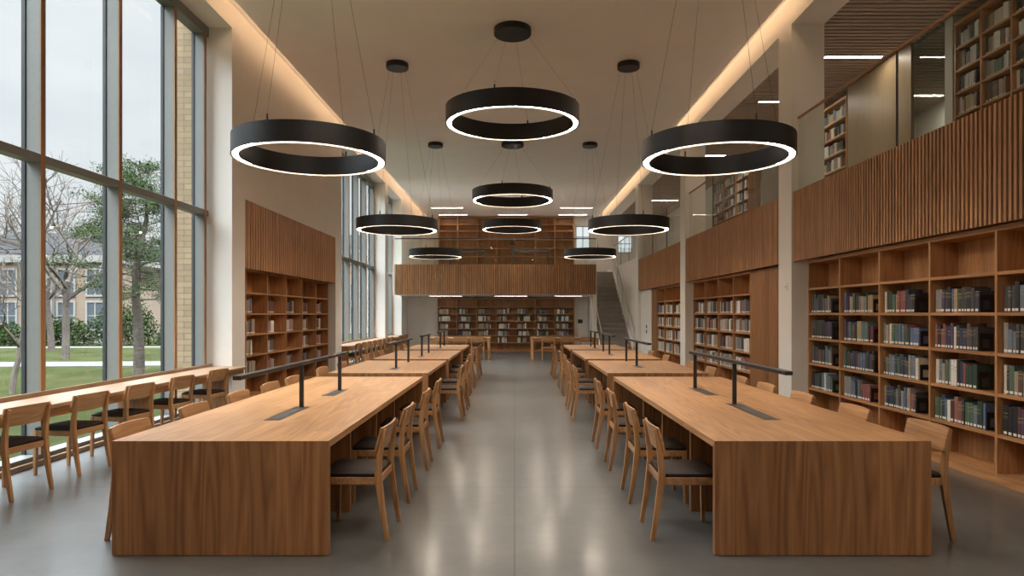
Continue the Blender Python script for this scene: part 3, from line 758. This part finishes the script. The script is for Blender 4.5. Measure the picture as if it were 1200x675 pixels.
# ------------------------------------------------------------------ chairs
def make_chair():
    o = thing('reading_chair', (0, 0, 0), 'oak chair with dark leather seat', 'chair')
    # local: faces +y
    def backleg(s):
        x = s * .205
        pts = [(x, -.255, 0), (x, -.222, .20), (x, -.195, .40), (x, -.190, .47), (x, -.200, .58), (x, -.222, .70), (x, -.238, .765)]
        sz = [(.026, .030), (.032, .038), (.036, .048), (.036, .046), (.032, .038), (.028, .028), (.024, .020)]
        return MB().sweep(pts, sz)
    for s in (-1, 1):
        backleg(s).build('leg', M['oak_chair'], o, bevel=.005, seg=2, smooth=True)
        x = s * .205
        MB().sweep([(x, .205, 0), (x, .20, .25), (x, .197, .437)], [(.026, .028), (.031, .034), (.034, .040)]).build('leg', M['oak_chair'], o, bevel=.005, seg=2, smooth=True)
    fr = MB()
    for s in (-1, 1):
        x = s * .205
        fr.box(x - .013, -.172, .385, x + .013, .178, .436)
    fr.box(-.187, .182, .385, .187, .208, .436)
    fr.box(-.187, -.205, .385, .187, -.180, .436)
    fr.build('seat_frame', M['oak_chair_x'], o, bevel=.003)
    # cushion: rounded, slightly domed
    nx, ny = 10, 10; mb = MB(); vs = []; fs = []
    def pt(i, j, top):
        u, v = -1 + 2 * i / nx, -1 + 2 * j / ny
        x, y = u * .214, .012 + v * .205
        if j == 0 and False: pass
        e = max(abs(u), abs(v)) ** 8
        z = .437 + (.038 - .016 * e + .006 * (1 - u * u) * (1 - v * v) if top else .0)
        # corner rounding
        rr = .03; dx, dy = max(abs(x) - (.214 - rr), 0), max(abs(y - .012) - (.205 - rr), 0)
        q = math.hypot(dx, dy)
        if q > rr:
            k = rr / q; x = math.copysign(.214 - rr + dx * k, x); y = .012 + math.copysign(.205 - rr + dy * k, y - .012)
        return (x, y, z)
    for t in (1, 0):
        for j in range(ny + 1):
            for i in range(nx + 1): vs.append(pt(i, j, t))
    W = nx + 1; B = W * (ny + 1)
    for j in range(ny):
        for i in range(nx):
            a = j * W + i
            fs.append((a, a + 1, a + W + 1, a + W)); fs.append((B + a + W, B + a + W + 1, B + a + 1, B + a))
    for i in range(nx):
        fs.append((B + i, B + i + 1, i + 1, i)); k = ny * W
        fs.append((k + i, k + i + 1, B + k + i + 1, B + k + i))
    for j in range(ny):
        a, c = j * W, (j + 1) * W
        fs.append((a, c, B + c, B + a)); a += nx; c += nx
        fs.append((c, a, B + a, B + c))
    mb._add(vs, fs); mb.build('seat', M['leather'], o, smooth=True)
    # backrest: bowed panel
    mb = MB(); n = 12; vs = []; fs = []
    rows = [(.610, -.196), (.66, -.205), (.72, -.219), (.782, -.236)]
    for (z, y) in rows:
        for side in (0, 1):
            for i in range(n + 1):
                u = -1 + 2 * i / n
                bow = -.026 * (1 - u * u)
                zz = z + (.0 if z < .7 else -.006 * (u * u)) + (0.008 * u * u if z < .62 else 0)
                vs.append((u * .232, y + bow + (.022 if side else .004) + .006, zz))
    R = 2 * (n + 1)
    for r in range(len(rows) - 1):
        for side in (0, 1):
            for i in range(n):
                a = r * R + side * (n + 1) + i
                q = (a, a + 1, a + 1 + R, a + R); fs.append(q if side == 0 else q[::-1])
        for i in (0, n):
            a = r * R + i; c = a + n + 1
            q = (a, a + R, c + R, c); fs.append(q if i == 0 else q[::-1])
    for r in (0, len(rows) - 1):
        for i in range(n):
            a = r * R + i; c = a + n + 1
            q = (a, c, c + 1, a + 1); fs.append(q if r == 0 else q[::-1])
    mb._add(vs, fs); mb.build('backrest', M['oak_chair_x'], o, bevel=.004, seg=2, smooth=True)
    return o
CH = make_chair(); first = [True]
def place_chair(x, y, rz, label, group):
    o = CH if first[0] else copy_tree(CH); first[0] = False
    o.location = (x, y, 0); o.rotation_euler = (0, 0, rz); tag(o, label, 'chair', group)
    return o
FX_NEG, FX_POS = PI / 2, -PI / 2   # facing -X / +X   (local +y -> world)
Y1 = [4.67, 5.55, 6.65, 7.72]
for i, y in enumerate(Y1):
    place_chair(-1.125, y, FX_NEG + random.uniform(-.02, .02), 'oak chair with dark seat, %s along the aisle edge of the front window-side table' % ORD[i], 'chairs at the front window-side table')
for i, y in enumerate(Y1):
    place_chair(1.205, y - .01, FX_POS + random.uniform(-.02, .02), 'oak chair with dark seat, %s along the aisle edge of the front bookcase-side table' % ORD[i], 'chairs at the front bookcase-side table')
for i, y in enumerate([4.67, 5.60, 6.50, 7.35, 8.10]):
    place_chair(-2.55, y, FX_POS, 'oak chair %s along the window edge of the front window-side table' % ORD[i], 'chairs at the front window-side table')
for i, (y, x) in enumerate([(4.65, 2.75), (5.50, 2.67), (6.41, 2.63), (7.25, 2.60), (8.08, 2.60)]):
    place_chair(x, y, FX_NEG, 'oak chair %s along the bookcase edge of the front bookcase-side table' % ORD[i], 'chairs at the front bookcase-side table')
for k, (ya, yo) in enumerate((([9.75, 10.75], [9.5, 10.6]), ([12.55, 13.75], [12.3, 13.7]), ([15.55, 16.65], [15.5, 16.6]))):
    for i, y in enumerate(ya):
        place_chair(-1.10 if k else -1.02, y, FX_NEG, 'oak chair %s on the aisle edge of the %s window-side table' % (ORD[i], pos[k + 1]), 'chairs at the farther window-side tables')
        place_chair(1.19 if k else 1.12, y, FX_POS, 'oak chair %s on the aisle edge of the %s bookcase-side table' % (ORD[i], pos[k + 1]), 'chairs at the farther bookcase-side tables')
    for i, y in enumerate(yo):
        place_chair(-2.60, y, FX_POS, 'oak chair %s on the window edge of the %s window-side table' % (ORD[i], pos[k + 1]), 'chairs at the farther window-side tables')
        place_chair(2.67, y, FX_NEG, 'oak chair %s on the bookcase edge of the %s bookcase-side table' % (ORD[i], pos[k + 1]), 'chairs at the farther bookcase-side tables')
for i, x in enumerate((-2.5, -1.85, -1.25)):
    place_chair(x, 22.22, 0, 'oak chair %s along the near edge of the leg table, window side' % ORD[i], 'chairs at the leg tables')
for i, x in enumerate((1.15, 1.8, 2.45)):
    place_chair(x, 22.22, 0, 'oak chair %s along the near edge of the leg table, stair side' % ORD[i], 'chairs at the leg tables')
for i, y in enumerate([5.60, 6.44, 7.28, 8.20, 9.20]):
    place_chair(-4.40, y, FX_NEG - .10, 'oak chair with dark seat, %s along the nearest window counter' % ORD[i], 'chairs at the nearest window counter')
for i in range(8):
    place_chair(-4.40, 17.35 + .68 * i, FX_NEG, 'oak chair %s along the middle window counter' % ORD[i], 'chairs at the middle window counter')
for i in range(3):
    place_chair(-4.40, 23.75 + .7 * i, FX_NEG, 'oak chair %s along the far window counter under the bridge' % ORD[i], 'chairs at the far window counter')

# ------------------------------------------------------------------ window counters
def counter(ya, yb, sup, label):
    o = thing('window_counter', (-4.86, ya, 0), label, 'counter', 'oak counters along the windows')
    L = yb - ya
    MB().box(0.02, 0, .682, .585, L, .72).build('countertop', M['counter'], o, bevel=.003)
    MB().box(0, 0, .682, .02, L, .765).build('upstand', M['counter'], o, bevel=.002)
    MB().box(.49, 0, .59, .52, L, .682).build('apron', M['oak_shelf_y'], o)
    for y in sup:
        MB().box(.10, y - ya - .02, 0, .49, y - ya + .02, .682).build('support_panel', M['oak_panel'], o, bevel=.002)
    return o
counter(4.64, 10.39, [5.17, 7.80, 9.9], 'long oak counter under the nearest tall window')
counter(17.01, 22.69, [17.04, 22.65], 'oak counter under the middle window')
counter(23.21, 25.99, [23.24, 25.95], 'oak counter under the far window below the bridge')

# ------------------------------------------------------------------ ring pendants
def ring_lamp(x, y, z, R, w, h, canR, label, group, sy=1.0, ang0=.26):
    o = thing('ring_pendant_lamp', (x, y, z), label, 'pendant lamp', group)
    e = .016 * R / .76; ri = R - w
    body = MB().lathe([(R, 0), (R, h), (ri, h), (ri, 0), (ri + e, 0), (ri + e, .02), (R - e, .02), (R - e, 0)], 96, sy)
    body.mi = [1 if i % 8 in (4, 6) else 0 for i in range(len(body.f))]      # pale walls of the lamp channel
    body.build('ring_body', [M['black'], M['channel']], o, smooth=True)
    dm = MB().lathe([(R - e - .001, .0182), (R - e - .001, .0198), (ri + e + .001, .0198), (ri + e + .001, .0182)], 48, sy)
    dm.mi = [1 if i % 4 == 3 else 0 for i in range(len(dm.f))]
    dm.build('diffuser', [M['white'], M['glow']], o, smooth=True)['label'] = 'glowing cream diffuser'
    zc = CEIL - z
    c = MB().disc_cyl(canR, zc - .10, zc, 48); c.build('canopy', M['black'], o, bevel=.006, smooth=True)
    for k in range(4):
        a = -PI / 2 - ang0 + k * PI / 2
        rm = R - w / 2
        p = (rm * math.cos(a), rm * sy * math.sin(a), h)
        q = (canR * .75 * math.cos(a), canR * .75 * math.sin(a), zc - .10)
        pin = MB().tube(p, (p[0], p[1], h + .07), .009 * R / .76, n=8).build('cable_pin', M['black'], o)
        MB().tube((p[0], p[1], h + .07), q, .0017, n=6).build('cable', M['cable'], o)
    return o
G1, G2 = 'small ring lamps over the table rows', 'large ring lamps over the central aisle'
ring_lamp(-2.10, 6.68, 3.137, .76, .088, .20, .21, 'black ring lamp over the front table, window side', G1)
ring_lamp(2.085, 6.68, 3.137, .76, .088, .20, .21, 'black ring lamp over the front table, bookcase side', G1, ang0=-.2)
ring_lamp(-2.225, 12.3, 3.137, .76, .088, .20, .21, 'black ring lamp second in the window-side row', G1)
ring_lamp(2.16, 12.3, 3.137, .76, .088, .20, .21, 'black ring lamp second in the bookcase-side row', G1, ang0=-.2)
ring_lamp(-2.20, 18.05, 3.137, .73, .085, .20, .21, 'black ring lamp third in the window-side row', G1)
ring_lamp(2.10, 18.05, 3.137, .72, .085, .20, .21, 'black ring lamp third in the bookcase-side row', G1, ang0=-.2)
ring_lamp(-.035, 10.8, 4.705, 1.11, .115, .285, .31, 'largest black ring lamp, nearest over the central aisle', G2, sy=.9)
ring_lamp(-.055, 18.0, 4.69, 1.12, .115, .285, .31, 'large black ring lamp second over the central aisle', G2)
ring_lamp(-.10, 24.8, 4.77, 1.13, .115, .285, .31, 'large black ring lamp farthest over the central aisle', G2)

ring_lamp(-2.10, 1.06, 3.137, .76, .088, .20, .21, 'added unseen black ring lamp beside the viewpoint, window side', G1)  # this and the next two: out of view, added to brighten the room's front
ring_lamp(2.085, 1.06, 3.137, .76, .088, .20, .21, 'added unseen black ring lamp beside the viewpoint, bookcase side', G1, ang0=-.2)
ring_lamp(-.035, 3.7, 4.705, 1.11, .115, .285, .31, 'added unseen large black ring lamp above the viewpoint', G2)
# ------------------------------------------------------------------ staircase
o = thing('staircase', (3.12, 23.6, 0), 'grey stone staircase climbing past the bridge to the upper floor', 'staircase')
ns = 20; rise = (Z2 - .03) / ns; run = 5.24 / ns
for k in range(ns):
    MB().box(.05, k * run, max(0, (k - 1.3) * rise), 1.20, (k + 1) * run, (k + 1) * rise).build('step', M['stair'], o, bevel=.008)
def stringer(x0, x1, up):
    m = MB(); a, b = -.05, ns * run
    za, zb = .06, ns * rise + .06
    m.hexa([(x0, a, 0), (x1, a, 0), (x1, b, zb - .5), (x0, b, zb - .5)], [(x0, a, za + up), (x1, a, za + up), (x1, b, zb + up), (x0, b, zb + up)])
    return m
MB().hexa([(0, -.05, 0), (.05, -.05, 0), (.05, ns * run, 0), (0, ns * run, 0)], [(0, -.05, .16), (.05, -.05, .16), (.05, ns * run, ns * rise + .16), (0, ns * run, ns * rise + .16)]).build('stringer', M['plaster'], o); stringer(1.20, 1.275, .14).build('stringer', M['plaster'], o)
for x in (.025, 1.24):
    h = MB(); h.tube((x, -.1, .92), (x, ns * run, .92 + ns * rise), .02, n=10); h.tube((x, -.1, .92), (x, -.28, .92), .02, n=10)
    hr = h.build('handrail', M['steel'], o, smooth=True)
    for k in range(5):
        y = .05 + k * 1.28; MB().tube((x, y, .1 + y / run * rise), (x, y, .95 + y / run * rise), .011, n=8).build('baluster', M['steel'], o)
struct('pillar', MB().box(2.95, 24.45, 0, 3.10, 24.75, 2.29), M['plaster'], 'slim white post under the stair end of the bridge', 'pillar')

# ------------------------------------------------------------------ small wall devices
o = thing('wall_plate', (XR - .012, 10.2, 1.99), 'small square white plate on the tall pillar', 'wall plate')
MB().box(0, 0, -.06, .012, .12, .06).build('plate', M['white'], o, bevel=.002); MB().box(-.004, .04, -.02, 0, .08, .02).build('button', M['grey_wall'], o)
for z, lab in ((1.14, 'upper black wall switch beside the staircase'), (.97, 'lower black wall switch beside the staircase')):
    o = thing('wall_switch', (4.40, 21.6, z), lab, 'switch', 'black switches beside the staircase')
    MB().box(-.012, -.06, -.05, 0, .06, .05).build('plate', M['signdark'], o, bevel=.002); MB().box(-.018, -.025, -.025, -.012, .025, .025).build('rocker', M['black'], o)
o = thing('wall_plaque', (2.78, YE_LO, 1.25), 'small dark plaque on the end wall beside the low bookcase', 'plaque')
MB().box(-.09, -.014, -.07, .09, 0, .07).build('plate', M['signdark'], o, bevel=.002); MB().box(-.1, -.008, -.08, .1, -.001, .08).build('plaque_frame', M['bronze'], o)

# dark desks upstairs on the bridge
for x, lab in ((-1.9, 'dark desk on the bridge behind glass, window side'), (.65, 'dark desk on the bridge behind glass, centre')):
    o = thing('dark_desk', (x, 26.6, Z2 - .03), lab, 'desk', 'dark desks on the bridge')
    MB().box(-.75, -.35, .70, .75, .35, .74).build('desktop', M['bronze'], o, bevel=.003)
    for sx in (-1, 1):
        MB().box(sx * .72 - .02, -.33, 0, sx * .72 + .02, .33, .70).build('side_frame', M['bronze'], o)
o = thing('desk_lamp', (-.1, 26.6, Z2 + .71), 'dark desk lamp standing on the centre bridge desk', 'lamp')
MB().disc_cyl(.09, 0, .02, 24).build('lamp_base', M['black'], o)
MB().tube((0, 0, .02), (0, 0, .34), .01).build('post', M['black'], o)
MB().lathe([(.06, .38), (.16, .26), (.155, .26), (.055, .375)], 24).build('lamp_shade', M['bronze'], o, smooth=True)

# ------------------------------------------------------------------ outside
struct('ground', MB().box(-90, -40, -.45, -5.3, 120, -.3), M['grass'], 'green lawn outside the tall windows', 'lawn')
pm = MB()
def strip(mb, pts, w, z):
    for (a, b) in zip(pts, pts[1:]):
        d = Vector((b[0] - a[0], b[1] - a[1], 0)).normalized(); n = Vector((-d.y, d.x, 0)) * w / 2
        A, B = Vector((*a, z)), Vector((*b, z))
        mb._add([A - n, B - n, B + n, A + n, A - n + Vector((0, 0, -.05)), B - n + Vector((0, 0, -.05)), B + n + Vector((0, 0, -.05)), A + n + Vector((0, 0, -.05))],
                [(0, 1, 2, 3), (7, 6, 5, 4), (0, 4, 5, 1), (2, 6, 7, 3)])
strip(pm, [(-40, 22.0), (-6, 24.8)], 2.3, -.28)
struct('path', pm, M['path'], 'pale concrete path crossing the lawn', 'path')
pm = MB(); strip(pm, [(-60, 33.0), (-6, 37.5)], 1.4, -.28)
struct('path', pm, M['path'], 'narrow far path before the hedge', 'path')
struct('brick_pier', MB().box(-5.60, 10.70, -.3, -5.18, 16.3, 7.2), M['brick'], 'buff brick outer wall seen through the nearest window', 'wall')
struct('brick_pier', MB().box(-5.60, 4.2, -.3, -5.18, 4.55, 7.2), M['brick'], 'buff brick outer pier before the nearest window', 'wall')
struct('brick_pier', MB().box(-5.60, 26.1, -.3, -5.18, 32, 7.2), M['brick'], 'buff brick outer wall at the far corner', 'wall')

def branch_tree(base, height, r, levels, seed, name, label, mat, spread=.55, group=None, lean=(0, 0)):
    rnd = random.Random(seed)
    o = thing(name, base, label, 'tree', group)
    trunk = MB(); br = MB(); tw = MB()
    def grow(p, d, L, r, lev):
        n = 3; q = p
        for i in range(n):
            d2 = (d + Vector((rnd.uniform(-.16, .16), rnd.uniform(-.16, .16), rnd.uniform(-.03, .1)))).normalized()
            e = q + d2 * L / n
            (trunk if lev == levels else br if lev > 1 else tw).tube(q, e, r * (1 - .25 * i / n), r * (1 - .25 * (i + 1) / n), 7 if lev == levels else 4)
            q = e; d = d2
        if lev == 0: return
        k = rnd.choice((3, 4)) if lev > 1 else 4
        for i in range(k):
            a = rnd.uniform(0, 2 * PI); t = rnd.uniform(.25, spread + .45)
            u = d.orthogonal().normalized(); w = d.cross(u)
            nd = (d * math.cos(t) + (u * math.cos(a) + w * math.sin(a)) * math.sin(t)); nd.z = max(nd.z, -.1); nd.normalize()
            grow(q - d * L * rnd.uniform(0, .35), nd, L * rnd.uniform(.6, .82), r * .55, lev - 1)
    grow(Vector((0, 0, -.05)), Vector((lean[0], lean[1], 1)).normalized(), height * .32, r, levels)
    trunk.build('trunk', mat, o, smooth=True); br.build('branches', mat, o); tw.build('twigs', M['twig'], o)
    return o
def pine(base, height, r, seed, label, crown_from=.25, clumps=70, wid=2.6, group=None):
    rnd = random.Random(seed)
    o = thing('pine_tree', base, label, 'tree', group)
    tr = MB(); n = 8; q = Vector((0, 0, -.05)); pts = [q]
    for i in range(n):
        e = Vector((.04 * i * math.sin(i + seed), .04 * i * math.cos(i), height * (i + 1) / n)); pts.append(e)
        tr.tube(q, e, r * (1 - .85 * i / n), r * (1 - .85 * (i + 1) / n), 12); q = e
    tr.build('trunk', M['bark'], o, smooth=True)
    br = MB(); fo = MB()
    for k in range(clumps):
        t = crown_from + (1 - crown_from) * (k + .5) / clumps
        p = Vector((0, 0, height * t)); a = rnd.uniform(0, 2 * PI)
        L = wid * (1 - .75 * (t - crown_from) / (1 - crown_from)) * rnd.uniform(.45, 1.1)
        e = p + Vector((math.cos(a) * L, math.sin(a) * L, L * rnd.uniform(-.12, .30)))
        br.tube(p, e, .035 * (1.2 - t), .008, 5)
        for c in range(4):
            s = rnd.uniform(.45, 1.0); cc = p.lerp(e, s) + Vector((rnd.uniform(-.2, .2), rnd.uniform(-.2, .2), rnd.uniform(-.02, .14)))
            R = rnd.uniform(.22, .45)
            for _ in range(55):
                d = Vector((rnd.gauss(0, 1), rnd.gauss(0, 1), rnd.gauss(0, .45)))
                c0 = cc + d * R * .5; ax = Vector((rnd.gauss(0, 1), rnd.gauss(0, 1), rnd.gauss(.3, .8))).normalized() * rnd.uniform(.06, .13)
                sd = ax.orthogonal().normalized() * .012
                fo._add([c0 - sd, c0 + sd, c0 + ax], [(0, 1, 2)])
    br.build('branches', M['bark'], o); fo.build('foliage', M['needle'], o)
    return o
pine((-11.35, 19.6, -.3), 6.3, .17, 3, 'green pine with a thick grey trunk on the lawn', .36, 95, 3.0)
pine((-15.6, 30.5, -.3), 7.6, .17, 11, 'second pine farther behind the path', .3, 80, 2.4)
branch_tree((-11.7, 15.1, -.3), 4.2, .07, 5, 5, 'bare_tree', 'slim bare tree nearest on the lawn', M['twig'], .6)
branch_tree((-18.0, 26.0, -.3), 10.2, .15, 5, 8, 'bare_tree', 'spreading bare tree before the brick building', M['bark'], .8)
branch_tree((-23.2, 32.5, -.3), 10.5, .16, 5, 21, 'bare_tree', 'bare tree past the path at the outer end of the lawn', M['bark'], .7)
branch_tree((-9.6, 34.0, -.3), 9.0, .17, 5, 31, 'bare_tree', 'bare tree seen through the middle window', M['bark'], .7)
branch_tree((-39.0, 74.0, -.3), 15.5, .2, 5, 44, 'bare_tree', 'bare tree rising just behind the peach brick building', M['bark'], .7)
branch_tree((-27.5, 60.0, -.3), 15.0, .2, 5, 52, 'bare_tree', 'tall bare tree rising behind the hedge line', M['bark'], .7)
branch_tree((-45.5, 60.5, -.3), 17.0, .2, 5, 63, 'bare_tree', 'tall bare tree rising behind the farther brick building', M['bark'], .7)
pine((-19.0, 46.0, -.3), 8.0, .2, 17, 'dark pine behind the hedge line', .25, 70, 2.0)
def shrub(base, sx, sy, h, seed, name, label, group):
    rnd = random.Random(seed); o = thing(name, base, label, 'shrub', group)
    core = MB(); lf = MB()
    for k in range(int(sx * 6) + 4):
        core.tube((rnd.uniform(-sx, sx) * .7, rnd.uniform(-sy, sy) * .6, -.02), (rnd.uniform(-sx, sx) * .8, rnd.uniform(-sy, sy) * .8, h * .8), .02, .006, 5)
    for _ in range(int(2200 * max(1, sx * .7))):
        u, v, w = rnd.uniform(-1, 1), rnd.uniform(-1, 1), rnd.random()
        top = h * (.78 + .22 * math.sin(u * 5 + seed) * math.cos(v * 4)) * (1 - .35 * abs(u) ** 3 - .2 * abs(v) ** 3)
        c0 = Vector((u * sx, v * sy, w ** .7 * top))
        ax = Vector((rnd.gauss(0, 1), rnd.gauss(0, 1), rnd.gauss(.3, .8))).normalized() * rnd.uniform(.08, .16); sd = ax.orthogonal().normalized() * .05
        lf._add([c0 - sd, c0 + ax * .5 - sd * 1.2, c0 + ax, c0 + sd], [(0, 1, 2, 3)])
    core.build('stems', M['bark'], o); lf.build('leaves', M['hedge'], o)
HG = 'evergreen shrubs before the brick building'
for i, (x, y, sx, h) in enumerate(((-31.0, 38.3, 1.75, 1.7), (-27.0, 38.4, 1.75, 1.9), (-23.2, 38.6, 1.7, 3.0), (-19.4, 38.8, 1.7, 1.7), (-15.6, 39.0, 1.7, 1.6))):
    shrub((x, y, -.3), sx, .9, h, 40 + i, 'evergreen_shrub', ['rounded evergreen shrub at the outer end of the hedge line', 'rounded evergreen shrub second in the hedge line', 'tallest evergreen shrub against the brick building',
          'evergreen shrub just past the tallest one', 'evergreen shrub closest to the library wall'][i], HG)
# campus building
def building(x0, x1, y, h, nb, label, seed):
    o = thing('campus_building', (x0, y, -.3), label, 'building')
    W = x1 - x0; D = 9.0
    MB().box(0, 0, 0, W, D, h).build('wall', M['brick_far'], o)
    MB().box(-.2, -.25, h, W + .2, D + .2, h + .45).build('cornice', M['stone_trim'], o)
    MB().box(-.05, -.12, 0, W + .05, 0, .7).build('plinth', M['stone_trim'], o)
    MB().hexa([(-.2, -.25, h + .45), (W + .2, -.25, h + .45), (W + .2, D + .2, h + .45), (-.2, D + .2, h + .45)],
              [(1.5, D * .45, h + 2.4), (W - 1.5, D * .45, h + 2.4), (W - 1.5, D * .55, h + 2.4), (1.5, D * .55, h + 2.4)]).build('roof', M['roof'], o)
    st = W / nb
    for i in range(nb):
        cx = (i + .5) * st
        for z0, z1 in ((.9, 2.6), (3.1, 4.7)):
            if z1 > h - .3: continue
            f = MB()
            f.box(cx - .62, -.08, z0 - .12, cx + .62, 0, z0).box(cx - .62, -.08, z1, cx + .62, 0, z1 + .12)
            f.box(cx - .62, -.08, z0, cx - .5, 0, z1).box(cx + .5, -.08, z0, cx + .62, 0, z1).box(cx - .04, -.06, z0, cx + .04, 0, z1).box(cx - .5, -.055, (z0 + z1) / 2 - .03, cx + .5, 0, (z0 + z1) / 2 + .03)
            w = f.build('window', M['stone_trim'], o)
            MB().box(cx - .5, -.03, z0, cx + .5, -.005, z1).build('pane', M['dark_pane'], w)
        if i % 2 == 0:
            MB().box(i * st - .2, -.3, 0, i * st + .2, 0, h).build('pilaster', M['stone_trim'], o)
    return o
building(-37.5, -26.2, 42.0, 5.2, 6, 'peach brick building with pale window frames behind the hedge', 1)
building(-66, -48, 44.0, 7.5, 8, 'farther brick building behind the bare trees', 2)
building(-19, -8.0, 62.0, 7.5, 5, 'distant brick building seen past the pines', 3)

# ------------------------------------------------------------------ world: overcast sky
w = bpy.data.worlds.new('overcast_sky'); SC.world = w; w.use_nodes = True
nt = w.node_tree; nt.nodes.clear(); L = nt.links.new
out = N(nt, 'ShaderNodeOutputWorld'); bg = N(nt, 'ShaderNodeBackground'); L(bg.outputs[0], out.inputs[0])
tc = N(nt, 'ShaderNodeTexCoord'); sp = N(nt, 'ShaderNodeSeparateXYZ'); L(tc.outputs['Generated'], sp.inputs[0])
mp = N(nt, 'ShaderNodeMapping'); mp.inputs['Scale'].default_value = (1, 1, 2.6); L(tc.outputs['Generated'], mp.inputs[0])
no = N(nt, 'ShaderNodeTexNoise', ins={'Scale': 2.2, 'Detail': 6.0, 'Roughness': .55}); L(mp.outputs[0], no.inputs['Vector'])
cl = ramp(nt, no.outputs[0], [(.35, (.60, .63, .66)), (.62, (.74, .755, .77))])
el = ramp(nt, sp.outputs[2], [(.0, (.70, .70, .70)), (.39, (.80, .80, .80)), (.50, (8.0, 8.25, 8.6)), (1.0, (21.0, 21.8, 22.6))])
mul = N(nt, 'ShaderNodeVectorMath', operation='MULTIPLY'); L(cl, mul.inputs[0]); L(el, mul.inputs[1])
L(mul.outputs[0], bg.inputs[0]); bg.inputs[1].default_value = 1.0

# ------------------------------------------------------------------ camera, view
cam = bpy.data.cameras.new('camera'); co = bpy.data.objects.new('camera', cam); COL.objects.link(co)
co.location = (0, 0, EYE); co.rotation_euler = (PI / 2, 0, 0)
cam.sensor_width = 36; cam.lens = 760 / 1200 * 36; cam.shift_x = -3 / 1200; cam.shift_y = 30.5 / 1200
cam.clip_start = .05; cam.clip_end = 400
SC.camera = co
SC.view_settings.view_transform = 'Standard'; SC.view_settings.look = 'None'
SC.view_settings.exposure = 0.95; SC.view_settings.gamma = 1.0; SC.view_settings.use_curve_mapping = False
cy = SC.cycles
cy.max_bounces = 10; cy.diffuse_bounces = 5; cy.glossy_bounces = 4; cy.transparent_max_bounces = 16; cy.transmission_bounces = 6
cy.sample_clamp_indirect = 6.0; cy.use_denoising = True; cy.caustics_reflective = False; cy.caustics_refractive = False
